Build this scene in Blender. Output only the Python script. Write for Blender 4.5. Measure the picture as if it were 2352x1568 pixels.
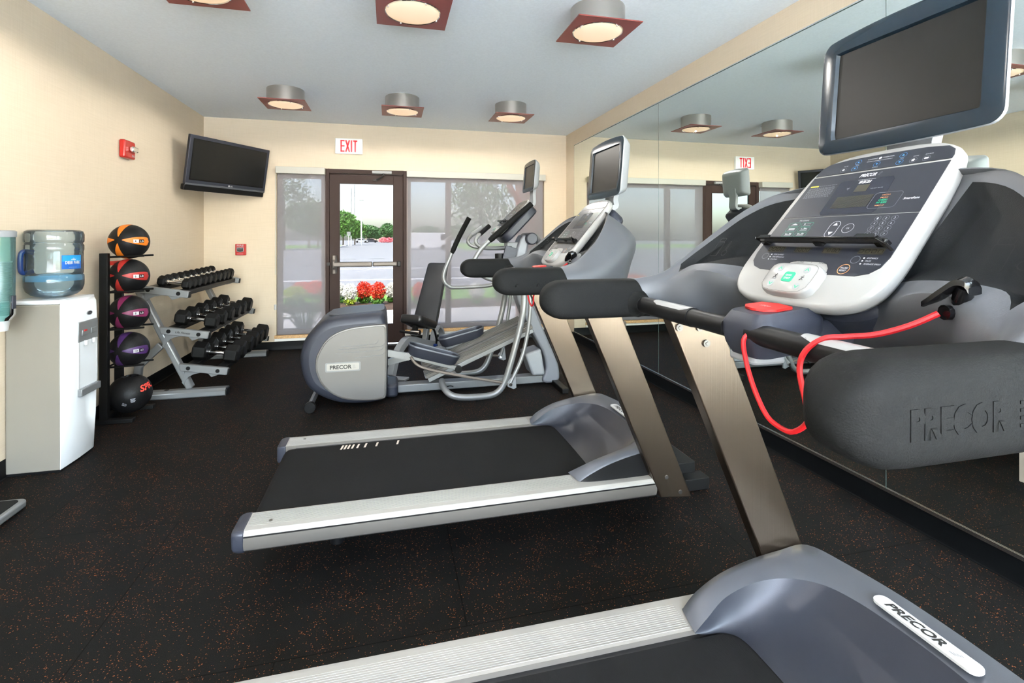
import bpy, bmesh, math, random
from math import sin, cos, pi, radians, sqrt, atan2
from mathutils import Vector, Matrix

for o in list(bpy.data.objects):
    bpy.data.objects.remove(o)
S = bpy.context.scene
COL = S.collection
random.seed(7)

# ------------------------------------------------------------------ camera
F_PX = 1145.0
YAW = math.atan(282.5 / F_PX)
cam_d = bpy.data.cameras.new('camera')
cam = bpy.data.objects.new('camera', cam_d)
COL.objects.link(cam)
cam.location = (0, 0, 1.33)
cam.rotation_euler = (pi / 2, 0, -YAW)
cam_d.sensor_width = 36.0
cam_d.sensor_fit = 'HORIZONTAL'
cam_d.lens = 36.0 * F_PX / 2352.0
cam_d.shift_y = -236.0 / 2352.0
cam_d.clip_start = 0.02
cam_d.clip_end = 600
S.camera = cam

# ------------------------------------------------------------------ colour management, sky, sun
S.view_settings.view_transform = 'Standard'
S.view_settings.look = 'None'
S.view_settings.gamma = 1.0
S.view_settings.use_curve_mapping = False
S.view_settings.exposure = 0.83

world = bpy.data.worlds.new('sky')
S.world = world
world.use_nodes = True
wn = world.node_tree
for n in list(wn.nodes):
    wn.nodes.remove(n)
wo = wn.nodes.new('ShaderNodeOutputWorld')
wb = wn.nodes.new('ShaderNodeBackground')
sky = wn.nodes.new('ShaderNodeTexSky')
sky.sky_type = 'NISHITA'
sky.sun_disc = False
sky.sun_elevation = radians(55)
sky.sun_rotation = radians(200)
sky.air_density = 1.0
sky.dust_density = 3.0
wb.inputs['Strength'].default_value = 3.0
wn.links.new(sky.outputs[0], wb.inputs['Color'])
wn.links.new(wb.outputs[0], wo.inputs['Surface'])

sd = bpy.data.lights.new('sun', 'SUN')
sd.energy = 30.0
sd.angle = radians(0.8)
sd.color = (1.0, 0.96, 0.88)
sun = bpy.data.objects.new('sun', sd)
COL.objects.link(sun)
sun.rotation_euler = Vector((0.55, 0.30, -1.0)).to_track_quat('-Z', 'Y').to_euler()

LIGHT_XS = (-0.95, 0.13, 1.245)
LIGHT_YS = (5.10, 2.85, 0.60)
LIGHT_W = 10.0
LIGHT_COL = (1.0, 0.955, 0.88)

# ------------------------------------------------------------------ materials
def mat(name, col=(.5, .5, .5), rough=.5, metal=0.0, spec=.5, coat=0.0, bump=0.0, bscale=200.0, emit=None, estr=0.0,
        alpha=1.0, trans=0.0, ior=1.45, stretch=None, var=0.0, vscale=20.0):
    m = bpy.data.materials.new(name)
    m.use_nodes = True
    nt = m.node_tree
    b = nt.nodes['Principled BSDF']
    b.inputs['Base Color'].default_value = (*col, 1)
    b.inputs['Roughness'].default_value = rough
    b.inputs['Metallic'].default_value = metal
    b.inputs['Specular IOR Level'].default_value = spec
    b.inputs['Coat Weight'].default_value = coat
    b.inputs['Coat Roughness'].default_value = .12
    b.inputs['Transmission Weight'].default_value = trans
    b.inputs['IOR'].default_value = ior
    b.inputs['Alpha'].default_value = alpha
    if emit:
        b.inputs['Emission Color'].default_value = (*emit, 1)
        b.inputs['Emission Strength'].default_value = estr
    tc = None
    if bump or var:
        tc = nt.nodes.new('ShaderNodeTexCoord')
        mp = nt.nodes.new('ShaderNodeMapping')
        nt.links.new(tc.outputs['Object'], mp.inputs['Vector'])
        if stretch:
            mp.inputs['Scale'].default_value = stretch
    if bump:
        nz = nt.nodes.new('ShaderNodeTexNoise')
        nz.inputs['Scale'].default_value = bscale
        nz.inputs['Detail'].default_value = 3
        nt.links.new(mp.outputs[0], nz.inputs['Vector'])
        bp = nt.nodes.new('ShaderNodeBump')
        bp.inputs['Strength'].default_value = bump
        bp.inputs['Distance'].default_value = .002
        nt.links.new(nz.outputs['Fac'], bp.inputs['Height'])
        nt.links.new(bp.outputs[0], b.inputs['Normal'])
    if var:
        nz2 = nt.nodes.new('ShaderNodeTexNoise')
        nz2.inputs['Scale'].default_value = vscale
        nz2.inputs['Detail'].default_value = 4
        nt.links.new(mp.outputs[0], nz2.inputs['Vector'])
        rp = nt.nodes.new('ShaderNodeValToRGB')
        rp.color_ramp.elements[0].position = .35
        rp.color_ramp.elements[1].position = .65
        rp.color_ramp.elements[0].color = (*[c * (1 - var) for c in col], 1)
        rp.color_ramp.elements[1].color = (*[min(1, c * (1 + var)) for c in col], 1)
        nt.links.new(nz2.outputs['Fac'], rp.inputs[0])
        nt.links.new(rp.outputs[0], b.inputs['Base Color'])
    return m

def srgb(r, g, b):
    f = lambda c: ((c / 255 + .055) / 1.055) ** 2.4 if c > 10 else c / 255 / 12.92
    return (f(r), f(g), f(b))

M = {}
def wall_mat():
    m = mat('beige_wallpaper', (.74, .60, .42), .75, spec=.25)
    nt = m.node_tree
    b = nt.nodes['Principled BSDF']
    tc = nt.nodes.new('ShaderNodeTexCoord')
    hs = []
    for sc in ((6, 6, 420), (420, 420, 6)):
        mp = nt.nodes.new('ShaderNodeMapping')
        mp.inputs['Scale'].default_value = sc
        nt.links.new(tc.outputs['Object'], mp.inputs['Vector'])
        nz = nt.nodes.new('ShaderNodeTexNoise')
        nz.inputs['Scale'].default_value = 1.0
        nz.inputs['Detail'].default_value = 2
        nt.links.new(mp.outputs[0], nz.inputs['Vector'])
        hs.append(nz.outputs['Fac'])
    ad = nt.nodes.new('ShaderNodeMath')
    nt.links.new(hs[0], ad.inputs[0])
    nt.links.new(hs[1], ad.inputs[1])
    rp = nt.nodes.new('ShaderNodeValToRGB')
    rp.color_ramp.elements[0].position = .75
    rp.color_ramp.elements[1].position = 1.0
    mr = nt.nodes.new('ShaderNodeMapRange')
    mr.inputs['From Min'].default_value = .6
    mr.inputs['From Max'].default_value = 1.4
    nt.links.new(ad.outputs[0], mr.inputs['Value'])
    rp.color_ramp.elements[0].position = .2
    rp.color_ramp.elements[1].position = .8
    rp.color_ramp.elements[0].color = (.60, .505, .378, 1)
    rp.color_ramp.elements[1].color = (.655, .555, .425, 1)
    nt.links.new(mr.outputs[0], rp.inputs[0])
    nt.links.new(rp.outputs[0], b.inputs['Base Color'])
    bp = nt.nodes.new('ShaderNodeBump')
    bp.inputs['Strength'].default_value = .12
    bp.inputs['Distance'].default_value = .001
    nt.links.new(ad.outputs[0], bp.inputs['Height'])
    nt.links.new(bp.outputs[0], b.inputs['Normal'])
    return m

def floor_mat():
    m = mat('speckled_rubber', (.02, .02, .02), .6, spec=.07)
    nt = m.node_tree
    b = nt.nodes['Principled BSDF']
    tc = nt.nodes.new('ShaderNodeTexCoord')
    L = nt.links.new
    # orange-red flecks
    vo = nt.nodes.new('ShaderNodeTexVoronoi')
    vo.inputs['Scale'].default_value = 185
    mpv = nt.nodes.new('ShaderNodeMapping')
    mpv.inputs['Scale'].default_value = (1, 1.25, 1)
    L(tc.outputs['Object'], mpv.inputs[0])
    nzd = nt.nodes.new('ShaderNodeTexNoise')
    nzd.inputs['Scale'].default_value = 260
    L(tc.outputs['Object'], nzd.inputs['Vector'])
    mx = nt.nodes.new('ShaderNodeMixRGB')
    mx.inputs[0].default_value = .006
    L(mpv.outputs[0], mx.inputs[1])
    L(nzd.outputs['Color'], mx.inputs[2])
    L(mx.outputs[0], vo.inputs['Vector'])
    sep = nt.nodes.new('ShaderNodeSeparateColor')
    L(vo.outputs['Color'], sep.inputs[0])
    # radius depends on cell; density depends on large noise
    big = nt.nodes.new('ShaderNodeTexNoise')
    big.inputs['Scale'].default_value = 7
    big.inputs['Detail'].default_value = 6
    L(tc.outputs['Object'], big.inputs['Vector'])
    thr = nt.nodes.new('ShaderNodeMapRange')
    thr.inputs['From Min'].default_value = .35
    thr.inputs['From Max'].default_value = .68
    thr.inputs['To Min'].default_value = .955
    thr.inputs['To Max'].default_value = .70
    L(big.outputs['Fac'], thr.inputs['Value'])
    gt = nt.nodes.new('ShaderNodeMath'); gt.operation = 'GREATER_THAN'
    L(sep.outputs[0], gt.inputs[0]); L(thr.outputs[0], gt.inputs[1])
    lt = nt.nodes.new('ShaderNodeMath'); lt.operation = 'LESS_THAN'
    rad = nt.nodes.new('ShaderNodeMapRange')
    rad.inputs['To Min'].default_value = .18
    rad.inputs['To Max'].default_value = .42
    L(sep.outputs[1], rad.inputs['Value'])
    L(vo.outputs['Distance'], lt.inputs[0]); L(rad.outputs[0], lt.inputs[1])
    mu = nt.nodes.new('ShaderNodeMath'); mu.operation = 'MULTIPLY'
    L(gt.outputs[0], mu.inputs[0]); L(lt.outputs[0], mu.inputs[1])
    fc = nt.nodes.new('ShaderNodeValToRGB')
    fc.color_ramp.elements[0].color = (.13, .040, .018, 1)
    fc.color_ramp.elements[1].color = (.34, .115, .042, 1)
    L(sep.outputs[2], fc.inputs[0])
    # base rubber with fine grey grain
    fine = nt.nodes.new('ShaderNodeTexNoise')
    fine.inputs['Scale'].default_value = 700
    L(tc.outputs['Object'], fine.inputs['Vector'])
    br = nt.nodes.new('ShaderNodeValToRGB')
    br.color_ramp.elements[0].position = .4
    br.color_ramp.elements[1].position = .72
    br.color_ramp.elements[0].color = (.0035, .0033, .0034, 1)
    br.color_ramp.elements[1].color = (.0135, .0138, .0130, 1)
    L(fine.outputs['Fac'], br.inputs[0])
    mc = nt.nodes.new('ShaderNodeMixRGB')
    L(mu.outputs[0], mc.inputs[0]); L(br.outputs[0], mc.inputs[1]); L(fc.outputs[0], mc.inputs[2])
    # tile seams
    bk = nt.nodes.new('ShaderNodeTexBrick')
    bk.inputs['Scale'].default_value = 1.0
    bk.inputs['Brick Width'].default_value = 1.22
    bk.inputs['Row Height'].default_value = .95
    bk.inputs['Mortar Size'].default_value = .0022
    bk.inputs['Color1'].default_value = (1, 1, 1, 1)
    bk.inputs['Color2'].default_value = (1, 1, 1, 1)
    bk.inputs['Mortar'].default_value = (.15, .15, .15, 1)
    mpb = nt.nodes.new('ShaderNodeMapping')
    mpb.inputs['Location'].default_value = (.35, .2, 0)
    L(tc.outputs['Object'], mpb.inputs[0]); L(mpb.outputs[0], bk.inputs['Vector'])
    mm = nt.nodes.new('ShaderNodeMixRGB'); mm.blend_type = 'MULTIPLY'; mm.inputs[0].default_value = 1
    L(mc.outputs[0], mm.inputs[1]); L(bk.outputs['Color'], mm.inputs[2])
    L(mm.outputs[0], b.inputs['Base Color'])
    bp = nt.nodes.new('ShaderNodeBump')
    bp.inputs['Strength'].default_value = .35
    bp.inputs['Distance'].default_value = .0015
    L(fine.outputs['Fac'], bp.inputs['Height'])
    L(bp.outputs[0], b.inputs['Normal'])
    return m

def brushed(name, col, rough=.32, sc=(2, 300, 300), strength=.25, metal=1.0):
    return mat(name, col, rough, metal, bump=strength, bscale=1.0, stretch=sc)

M['wall'] = wall_mat()
M['floor'] = floor_mat()
M['ceiling'] = mat('ceiling_paint', (.78, .84, .89), .9, spec=.1, bump=.35, bscale=90, var=.025, vscale=60)
M['mirror'] = mat('mirror_silver', (.80, .86, .83), .0, 1.0)
M['mirror_edge'] = mat('mirror_edge', (.08, .12, .11), .2)
M['channel'] = mat('polished_channel', (.75, .76, .76), .22, 1.0)
M['baseboard'] = mat('black_vinyl_base', (.003, .0035, .004), .4, spec=.15)
M['bronze'] = mat('dark_bronze', (.044, .027, .023), .5, .0, spec=.15, bump=.1, bscale=1, stretch=(300, 300, 4))
M['bronze_dk'] = mat('bronze_gap', (.012, .010, .010), .5)
M['alu_frame'] = mat('window_frame_tan', (.30, .25, .23), .5, .3)
M['head'] = mat('shade_cassette', (.45, .44, .39), .5)
M['sill'] = mat('tan_stone', (.62, .38, .18), .35, bump=.1, bscale=60, var=.35, vscale=55, stretch=(1, 6, 6))
M['white_trim'] = mat('white_trim', (.78, .77, .72), .5)
M['white'] = mat('white_plastic', (.48, .48, .48), .35)
M['white_gl'] = mat('glossy_white_plastic', (.74, .77, .79), .18, coat=.3)
M['cream'] = mat('cream_panel', (.21, .192, .16), .42, bump=.05, bscale=300)
M['frame_white'] = mat('console_white', (.27, .268, .262), .30, coat=.2)
M['panel'] = mat('console_panel_slate', (.012, .0135, .020), .32, spec=.5)
M['panel2'] = mat('display_window_navy', (.010, .011, .020), .22)
M['mark'] = mat('print_white', (.42, .43, .46), .5)
M['mark_dim'] = mat('print_grey', (.16, .17, .19), .5)
M['mark_green'] = mat('print_green', (.02, .20, .13), .5)
M['mark_teal'] = mat('print_teal', (.004, .30, .16), .5)
M['mark_blue'] = mat('print_blue', (.05, .22, .50), .5)
M['mark_orange'] = mat('print_orange', (.60, .26, .10), .5)
M['mark_yellow'] = mat('print_yellow', (.55, .45, .05), .5)
M['mark_black'] = mat('print_black', (.02, .02, .02), .5)
M['led'] = mat('led_window_olive', (.030, .027, .017), .3)
M['red'] = mat('red_plastic', (.46, .012, .010), .42)
M['red_cord'] = mat('red_cord', (.36, .003, .006), .5, bump=.2, bscale=900)
M['black'] = mat('black_plastic', (.006, .006, .0065), .40, spec=.22)
M['hood'] = mat('hood_metallic_plastic', (.088, .095, .112), .40, .30, bump=.06, bscale=600)
M['hood_dk'] = mat('hood_insert_plastic', (.024, .027, .037), .36, .25, bump=.08, bscale=600)
M['mast'] = mat('pale_slate_paint', (.17, .178, .20), .42, .25)
M['black_gl'] = mat('glossy_black', (.004, .004, .0045), .16, spec=.4)
M['black_steel'] = mat('black_powder_steel', (.007, .007, .007), .45, spec=.2, bump=.1, bscale=500)
M['rubber_arm'] = mat('charcoal_soft_foam', (.0088, .0090, .0089), .62, spec=.07, bump=.3, bscale=420)
M['slate'] = mat('slate_metallic_plastic', (.080, .085, .096), .50, .20, bump=.08, bscale=600)
M['slate_dk'] = mat('dark_slate_plastic', (.026, .029, .041), .42, .15, bump=.1, bscale=600)
M['tray'] = mat('tray_charcoal', (.0075, .0085, .0095), .55, spec=.12, bump=.2, bscale=500)
M['alu'] = brushed('brushed_aluminium', (.36, .35, .33), .36, sc=(3, 400, 400), strength=.15)
M['post'] = brushed('brushed_steel_post', (.168, .130, .098), .30, sc=(250, 250, 3), strength=.15)
M['rail'] = mat('anodised_rail', (.265, .255, .238), .5, .2, bump=.12, bscale=1, stretch=(3, 500, 500))
M['rail_side'] = mat('anodised_rail_side', (.115, .106, .096), .42, .3)
M['silver'] = mat('silver_paint', (.22, .226, .23), .38, .45, bump=.05, bscale=700)
M['silver_warm'] = mat('warm_silver_paint', (.15, .144, .135), .40, .35, bump=.05, bscale=600)
M['grey_lt'] = mat('light_grey_plastic', (.24, .25, .262), .4)
M['chrome'] = mat('chrome', (.78, .78, .78), .12, 1.0)
M['bolt'] = mat('zinc_bolt', (.16, .15, .14), .35, .9)
M['belt'] = mat('running_belt', (.0095, .0095, .0097), .7, spec=.08, bump=.35, bscale=1, stretch=(700, 40, 100))
M['belt_edge'] = mat('belt_gap', (.004, .004, .005), .4)
M['beltmark'] = mat('belt_print', (.50, .44, .38), .6)
M['bezel'] = mat('screen_bezel_bluegrey', (.008, .0155, .024), .20, spec=.4)
M['screen'] = mat('dark_lcd', (.006, .006, .0055), .36, spec=.3)
M['screen_tv'] = mat('dark_tv_screen', (.010, .010, .0095), .22, spec=.5)
M['vinyl'] = mat('charcoal_vinyl', (.016, .0175, .021), .42, bump=.1, bscale=300)
M['vinyl_blk'] = mat('black_vinyl', (.014, .014, .015), .30)
M['hex'] = mat('hex_rubber', (.006, .006, .006), .48, spec=.2, bump=.2, bscale=300)
M['ball'] = mat('ball_rubber', (.006, .006, .0065), .45, spec=.25, bump=.5, bscale=260)
M['ball_o'] = mat('ball_orange', (.62, .15, .006), .45)
M['ball_r'] = mat('ball_red', (.34, .018, .014), .45)
M['ball_m'] = mat('ball_magenta', (.17, .016, .07), .45)
M['ball_p'] = mat('ball_purple', (.055, .018, .10), .45)
M['spri'] = mat('ball_red_print', (.75, .05, .03), .45)
M['fixture'] = brushed('satin_nickel', (.52, .49, .45), .28, sc=(2, 2, 300), strength=.15)
M['plate'] = mat('cherry_plate', (.21, .045, .040), .38, bump=.06, bscale=1, stretch=(300, 4, 4))
M['lampglass'] = mat('frosted_lamp_glass', (.5, .46, .40), .5, emit=(1.0, .66, .38), estr=.40)
M['exit_w'] = mat('exit_face', (.80, .80, .78), .4, emit=(1, .96, .9), estr=.10)
M['exit_r'] = mat('exit_red', (.75, .03, .05), .4, emit=(1, .05, .05), estr=.12)
M['alarm'] = mat('alarm_red', (.42, .012, .008), .32, coat=.3)
M['nickel'] = mat('satin_bar', (.17, .15, .135), .5, .7)
M['asphalt'] = mat('asphalt', (.24, .24, .25), .9, var=.10, vscale=3)
M['concrete'] = mat('concrete', (.66, .64, .60), .9, var=.05, vscale=2)
M['paint_line'] = mat('road_paint', (.9, .9, .88), .8)
M['crack'] = mat('tar_seal', (.10, .10, .10), .9)
M['grass'] = mat('lawn', (.16, .34, .05), .9, var=.3, vscale=5)
M['mulch'] = mat('mulch', (.085, .050, .032), .95, bump=1, bscale=80, var=.6, vscale=60)
M['leaf'] = mat('leaf_green', (.085, .22, .030), .6, var=.4, vscale=3)
M['leaf2'] = mat('leaf_dark', (.055, .15, .04), .6, var=.4, vscale=3)
M['leaf_y'] = mat('leaf_yellow', (.40, .50, .05), .6)
M['bark'] = mat('bark', (.09, .06, .04), .9)
M['fl_red'] = mat('petal_red', (.75, .06, .025), .6)
M['fl_pink'] = mat('petal_pink', (.75, .20, .24), .6)
M['fl_white'] = mat('petal_white', (.85, .85, .78), .6)
M['brick'] = None
M['spout'] = mat('copper_red_downspout', (.50, .11, .07), .45)
M['car_s'] = mat('car_silver', (.55, .56, .58), .25, .5)
M['car_d'] = mat('car_dark', (.06, .07, .09), .25, .3)
M['glass_dk'] = mat('car_glass', (.02, .02, .03), .1)
M['bld'] = mat('far_building_wall', (.55, .42, .33), .9)
M['roof'] = mat('far_building_roof', (.30, .26, .25), .9)
M['pole'] = mat('pole_grey', (.35, .35, .35), .7)
M['van'] = mat('van_white', (.8, .8, .8), .3)

def glass_mat(name, tint=(1, 1, 1), mix=.9):
    m = bpy.data.materials.new(name); m.use_nodes = True
    nt = m.node_tree
    for n in list(nt.nodes): nt.nodes.remove(n)
    o = nt.nodes.new('ShaderNodeOutputMaterial')
    t = nt.nodes.new('ShaderNodeBsdfTransparent'); t.inputs[0].default_value = (*tint, 1)
    g = nt.nodes.new('ShaderNodeBsdfGlossy'); g.inputs['Roughness'].default_value = .02
    fr = nt.nodes.new('ShaderNodeFresnel'); fr.inputs[0].default_value = 1.10      # coated, low-glare panes
    mx = nt.nodes.new('ShaderNodeMixShader')
    nt.links.new(fr.outputs[0], mx.inputs[0]); nt.links.new(t.outputs[0], mx.inputs[1]); nt.links.new(g.outputs[0], mx.inputs[2])
    nt.links.new(mx.outputs[0], o.inputs[0])
    return m
M['glass'] = glass_mat('tinted_glass', (.29, .295, .29))
M['glass_clear'] = glass_mat('clear_glass', (.97, .99, .98))
M['bounce_paving'] = mat('bounce_paving', (.80, .79, .77), .9, var=.04, vscale=2)  # set pale so the unseen rear ground reflects sunlight indoors

def veil_mat(name, thru, tint, body, rough=.6, transl=.5, gloss=0.0):
    """thin see-through sheet: part open, part diffusing cloth or tinted plastic"""
    m = bpy.data.materials.new(name); m.use_nodes = True
    nt = m.node_tree
    for n in list(nt.nodes): nt.nodes.remove(n)
    L = nt.links.new
    o = nt.nodes.new('ShaderNodeOutputMaterial')
    t = nt.nodes.new('ShaderNodeBsdfTransparent'); t.inputs[0].default_value = (*tint, 1)
    d = nt.nodes.new('ShaderNodeBsdfDiffuse'); d.inputs[0].default_value = (*body, 1)
    tr = nt.nodes.new('ShaderNodeBsdfTranslucent'); tr.inputs[0].default_value = (*body, 1)
    m1 = nt.nodes.new('ShaderNodeMixShader'); m1.inputs[0].default_value = transl
    L(d.outputs[0], m1.inputs[1]); L(tr.outputs[0], m1.inputs[2])
    m2 = nt.nodes.new('ShaderNodeMixShader'); m2.inputs[0].default_value = 1 - thru
    L(t.outputs[0], m2.inputs[1]); L(m1.outputs[0], m2.inputs[2])
    out = m2
    if gloss:
        g = nt.nodes.new('ShaderNodeBsdfGlossy'); g.inputs['Roughness'].default_value = .08
        fr = nt.nodes.new('ShaderNodeFresnel'); fr.inputs[0].default_value = 1.5
        m3 = nt.nodes.new('ShaderNodeMixShader')
        L(fr.outputs[0], m3.inputs[0]); L(m2.outputs[0], m3.inputs[1]); L(g.outputs[0], m3.inputs[2])
        out = m3
    L(out.outputs[0], o.inputs[0])
    return m
M['shade'] = veil_mat('solar_shade_cloth', .50, (.98, .96, 1.0), (.44, .425, .43), transl=.4)
M['bottle'] = veil_mat('blue_tint_bottle', .90, (.86, .94, .98), (.50, .66, .76), transl=.5, gloss=1)
M['bottle_band'] = veil_mat('blue_tint_bottle_rib', .55, (.55, .80, .94), (.16, .42, .66), transl=.5, gloss=1)
M['teal'] = veil_mat('teal_tube_plastic', .62, (.60, .88, .85), (.28, .50, .48), transl=.5, gloss=1)
M['bluehandle'] = mat('blue_handle', (.010, .035, .16), .25, coat=.5)
M['label_blue'] = mat('label_blue', (.006, .085, .36), .35)
M['label_sky'] = mat('label_sky', (.01, .22, .48), .35)

def brick_mat():
    m = mat('red_brick', (.4, .2, .12), .9)
    nt = m.node_tree; b = nt.nodes['Principled BSDF']
    tc = nt.nodes.new('ShaderNodeTexCoord'); bk = nt.nodes.new('ShaderNodeTexBrick')
    mp = nt.nodes.new('ShaderNodeMapping'); mp.inputs['Rotation'].default_value = (pi / 2, 0, 0)
    bk.inputs['Scale'].default_value = 1; bk.inputs['Brick Width'].default_value = .21; bk.inputs['Row Height'].default_value = .075
    bk.inputs['Mortar Size'].default_value = .008
    bk.inputs['Color1'].default_value = (.42, .17, .10, 1); bk.inputs['Color2'].default_value = (.33, .13, .08, 1)
    bk.inputs['Mortar'].default_value = (.55, .48, .42, 1)
    nt.links.new(tc.outputs['Object'], mp.inputs[0]); nt.links.new(mp.outputs[0], bk.inputs['Vector'])
    nt.links.new(bk.outputs['Color'], b.inputs['Base Color'])
    return m
M['brick'] = brick_mat()

# ------------------------------------------------------------------ mesh helpers
TXT_CACHE = {}
def text_mesh(s, bold=0.0):
    key = (s, bold)
    if key in TXT_CACHE: return TXT_CACHE[key]
    cu = bpy.data.curves.new('t', 'FONT'); cu.body = s; cu.size = 1.0; cu.offset = bold; cu.resolution_u = 3
    ob = bpy.data.objects.new('t', cu); COL.objects.link(ob)
    dg = bpy.context.evaluated_depsgraph_get(); dg.update()
    me = bpy.data.meshes.new_from_object(ob.evaluated_get(dg))
    vs = [v.co.copy() for v in me.vertices]; fs = [tuple(p.vertices) for p in me.polygons]
    bpy.data.objects.remove(ob); bpy.data.curves.remove(cu); bpy.data.meshes.remove(me)
    x0 = min(v.x for v in vs); x1 = max(v.x for v in vs); y0 = min(v.y for v in vs); y1 = max(v.y for v in vs)
    vs = [((v.x - x0) / (x1 - x0), (v.y - y0) / (y1 - y0)) for v in vs]
    TXT_CACHE[key] = (vs, fs)
    return vs, fs

def cr(pts, n=8, closed=False):
    """Catmull-Rom through the points"""
    P = [Vector(p) for p in pts]; out = []; N = len(P)
    rng = N if closed else N - 1
    for i in range(rng):
        if closed: a, b, c, d = P[(i - 1) % N], P[i], P[(i + 1) % N], P[(i + 2) % N]
        else: a, b, c, d = P[max(i - 1, 0)], P[i], P[i + 1], P[min(i + 2, N - 1)]
        for k in range(n):
            t = k / n
            out.append(.5 * ((2 * b) + (c - a) * t + (2 * a - 5 * b + 4 * c - d) * t * t + (3 * b - a - 3 * c + d) * t ** 3))
    if not closed: out.append(P[-1].copy())
    return out

def rrect(x0, x1, y0, y1, r, n=5):
    o = []
    for cx, cy, a0 in ((x1 - r, y1 - r, 0), (x0 + r, y1 - r, 90), (x0 + r, y0 + r, 180), (x1 - r, y0 + r, 270)):
        for k in range(n + 1):
            a = radians(a0 + 90 * k / n); o.append((cx + r * cos(a), cy + r * sin(a)))
    return o

def circ(cx, cy, r, n=20, ry=None):
    ry = ry or r
    return [(cx + r * cos(2 * pi * k / n), cy + ry * sin(2 * pi * k / n)) for k in range(n)]

class MB:
    def __init__(s): s.v = []; s.f = []; s.m = []
    def add(s, vs, fs, mi=0, T=None):
        o = len(s.v)
        for p in vs:
            p = Vector(p) if len(p) == 3 else Vector((p[0], p[1], 0))
            s.v.append(T @ p if T else p)
        for f in fs: s.f.append(tuple(o + i for i in f)); s.m.append(mi)
        return s
    def box(s, x0, x1, y0, y1, z0, z1, mi=0, T=None):
        vs = [(x, y, z) for x in (x0, x1) for y in (y0, y1) for z in (z0, z1)]
        fs = [(0, 1, 3, 2), (4, 6, 7, 5), (0, 4, 5, 1), (2, 3, 7, 6), (0, 2, 6, 4), (1, 5, 7, 3)]
        return s.add(vs, fs, mi, T)
    def prism(s, poly, d0, d1, T=None, mi=0, mi_side=None, top=True, bot=True):
        """polygon in local xy, extruded along local z"""
        n = len(poly)
        vs = [(p[0], p[1], d0) for p in poly] + [(p[0], p[1], d1) for p in poly]
        o = len(s.v)
        s.add(vs, [], 0, T)
        ms = mi if mi_side is None else mi_side
        for i in range(n):
            j = (i + 1) % n
            s.f.append((o + i, o + j, o + n + j, o + n + i)); s.m.append(ms)
        if bot: s.f.append(tuple(o + i for i in reversed(range(n)))); s.m.append(mi)
        if top: s.f.append(tuple(o + n + i for i in range(n))); s.m.append(mi)
        return s
    def ring(s, poly_o, poly_i, z, T=None, mi=0):
        """flat band between two outlines with the same number of points"""
        n = len(poly_o)
        vs = [(p[0], p[1], z) for p in poly_o] + [(p[0], p[1], z) for p in poly_i]
        return s.add(vs, [(i, (i + 1) % n, n + (i + 1) % n, n + i) for i in range(n)], mi, T)
    def outline(s, poly, w, z, T=None, mi=0):
        n = len(poly); inner = []
        for i in range(n):
            a, b, c = Vector(poly[i - 1]), Vector(poly[i]), Vector(poly[(i + 1) % n])
            d1 = (b - a); d2 = (c - b)
            if d1.length < 1e-9: d1 = d2
            if d2.length < 1e-9: d2 = d1
            t = (d1.normalized() + d2.normalized()); t = t.normalized() if t.length > 1e-6 else d1.normalized()
            inner.append((b.x - t.y * w, b.y + t.x * w))
        return s.ring(poly, inner, z, T, mi)
    def grid(s, rows, mi=0, T=None, close=False, flip=False):
        o = len(s.v); n = len(rows[0])
        for r in rows: s.add(r, [], 0, T)
        for i in range(len(rows) - 1):
            for j in range(n if close else n - 1):
                a, b = o + i * n + j, o + i * n + (j + 1) % n
                q = (a, b, b + n, a + n)
                s.f.append(q[::-1] if flip else q); s.m.append(mi if not callable(mi) else mi(i, j))
        return s
    def cap(s, ringpts, mi=0, T=None, flip=False):
        f = tuple(range(len(ringpts)))
        return s.add(ringpts, [f[::-1] if flip else f], mi, T)
    def tube(s, path, r, n=12, mi=0, caps=True, T=None, sq=None):
        P = [Vector(p) for p in path]; rows = []
        rs = r if hasattr(r, '__len__') else [r] * len(P)
        up = None
        for i, p in enumerate(P):
            t = (P[min(i + 1, len(P) - 1)] - P[max(i - 1, 0)]).normalized()
            if up is None:
                up = Vector((0, 0, 1)) if abs(t.z) < .9 else Vector((0, 1, 0))
            a = t.cross(up)
            if a.length < 1e-4: a = t.cross(Vector((1, 0, 0)))
            a.normalize(); b = a.cross(t).normalized(); up = b
            rr = rs[i]
            if sq: rows.append([p + a * x * sq[0] + b * y * sq[1] for x, y in ((1, 1), (-1, 1), (-1, -1), (1, -1))])
            else: rows.append([p + a * cos(2 * pi * k / n) * rr + b * sin(2 * pi * k / n) * rr for k in range(n)])
        s.grid(rows, mi, T, close=True)
        if caps: s.cap(rows[0], mi, T, True); s.cap(rows[-1], mi, T)
        return s
    def lathe(s, prof, n=24, T=None, mi=0, ax='z', a0=0, a1=2 * pi):
        rows = []
        full = abs(a1 - a0 - 2 * pi) < 1e-6
        for r, h in prof:
            row = []
            for k in range(n if full else n + 1):
                a = a0 + (a1 - a0) * k / n; c, d = r * cos(a), r * sin(a)
                row.append({'z': (c, d, h), 'x': (h, c, d), 'y': (d, h, c)}[ax])
            rows.append(row)
        mm = mi
        return s.grid(rows, mm, T, close=full)
    def cyl(s, c, r, h0, h1, ax='z', n=20, mi=0, r2=None, T=None):
        r2 = r if r2 is None else r2
        TT = Matrix.Translation(c)
        if T: TT = T @ TT
        return s.lathe([(0.0001, h0), (r, h0), (r2, h1), (0.0001, h1)], n, TT, mi, ax)
    def ball(s, c, r, n=16, mi=0, sc=(1, 1, 1), T=None):
        TT = Matrix.Translation(c) @ Matrix.Diagonal((*sc, 1))
        if T: TT = T @ TT
        return s.lathe([(max(r * sin(pi * k / (n // 2)), 1e-5), -r * cos(pi * k / (n // 2))) for k in range(n // 2 + 1)], n, TT, mi)
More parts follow.
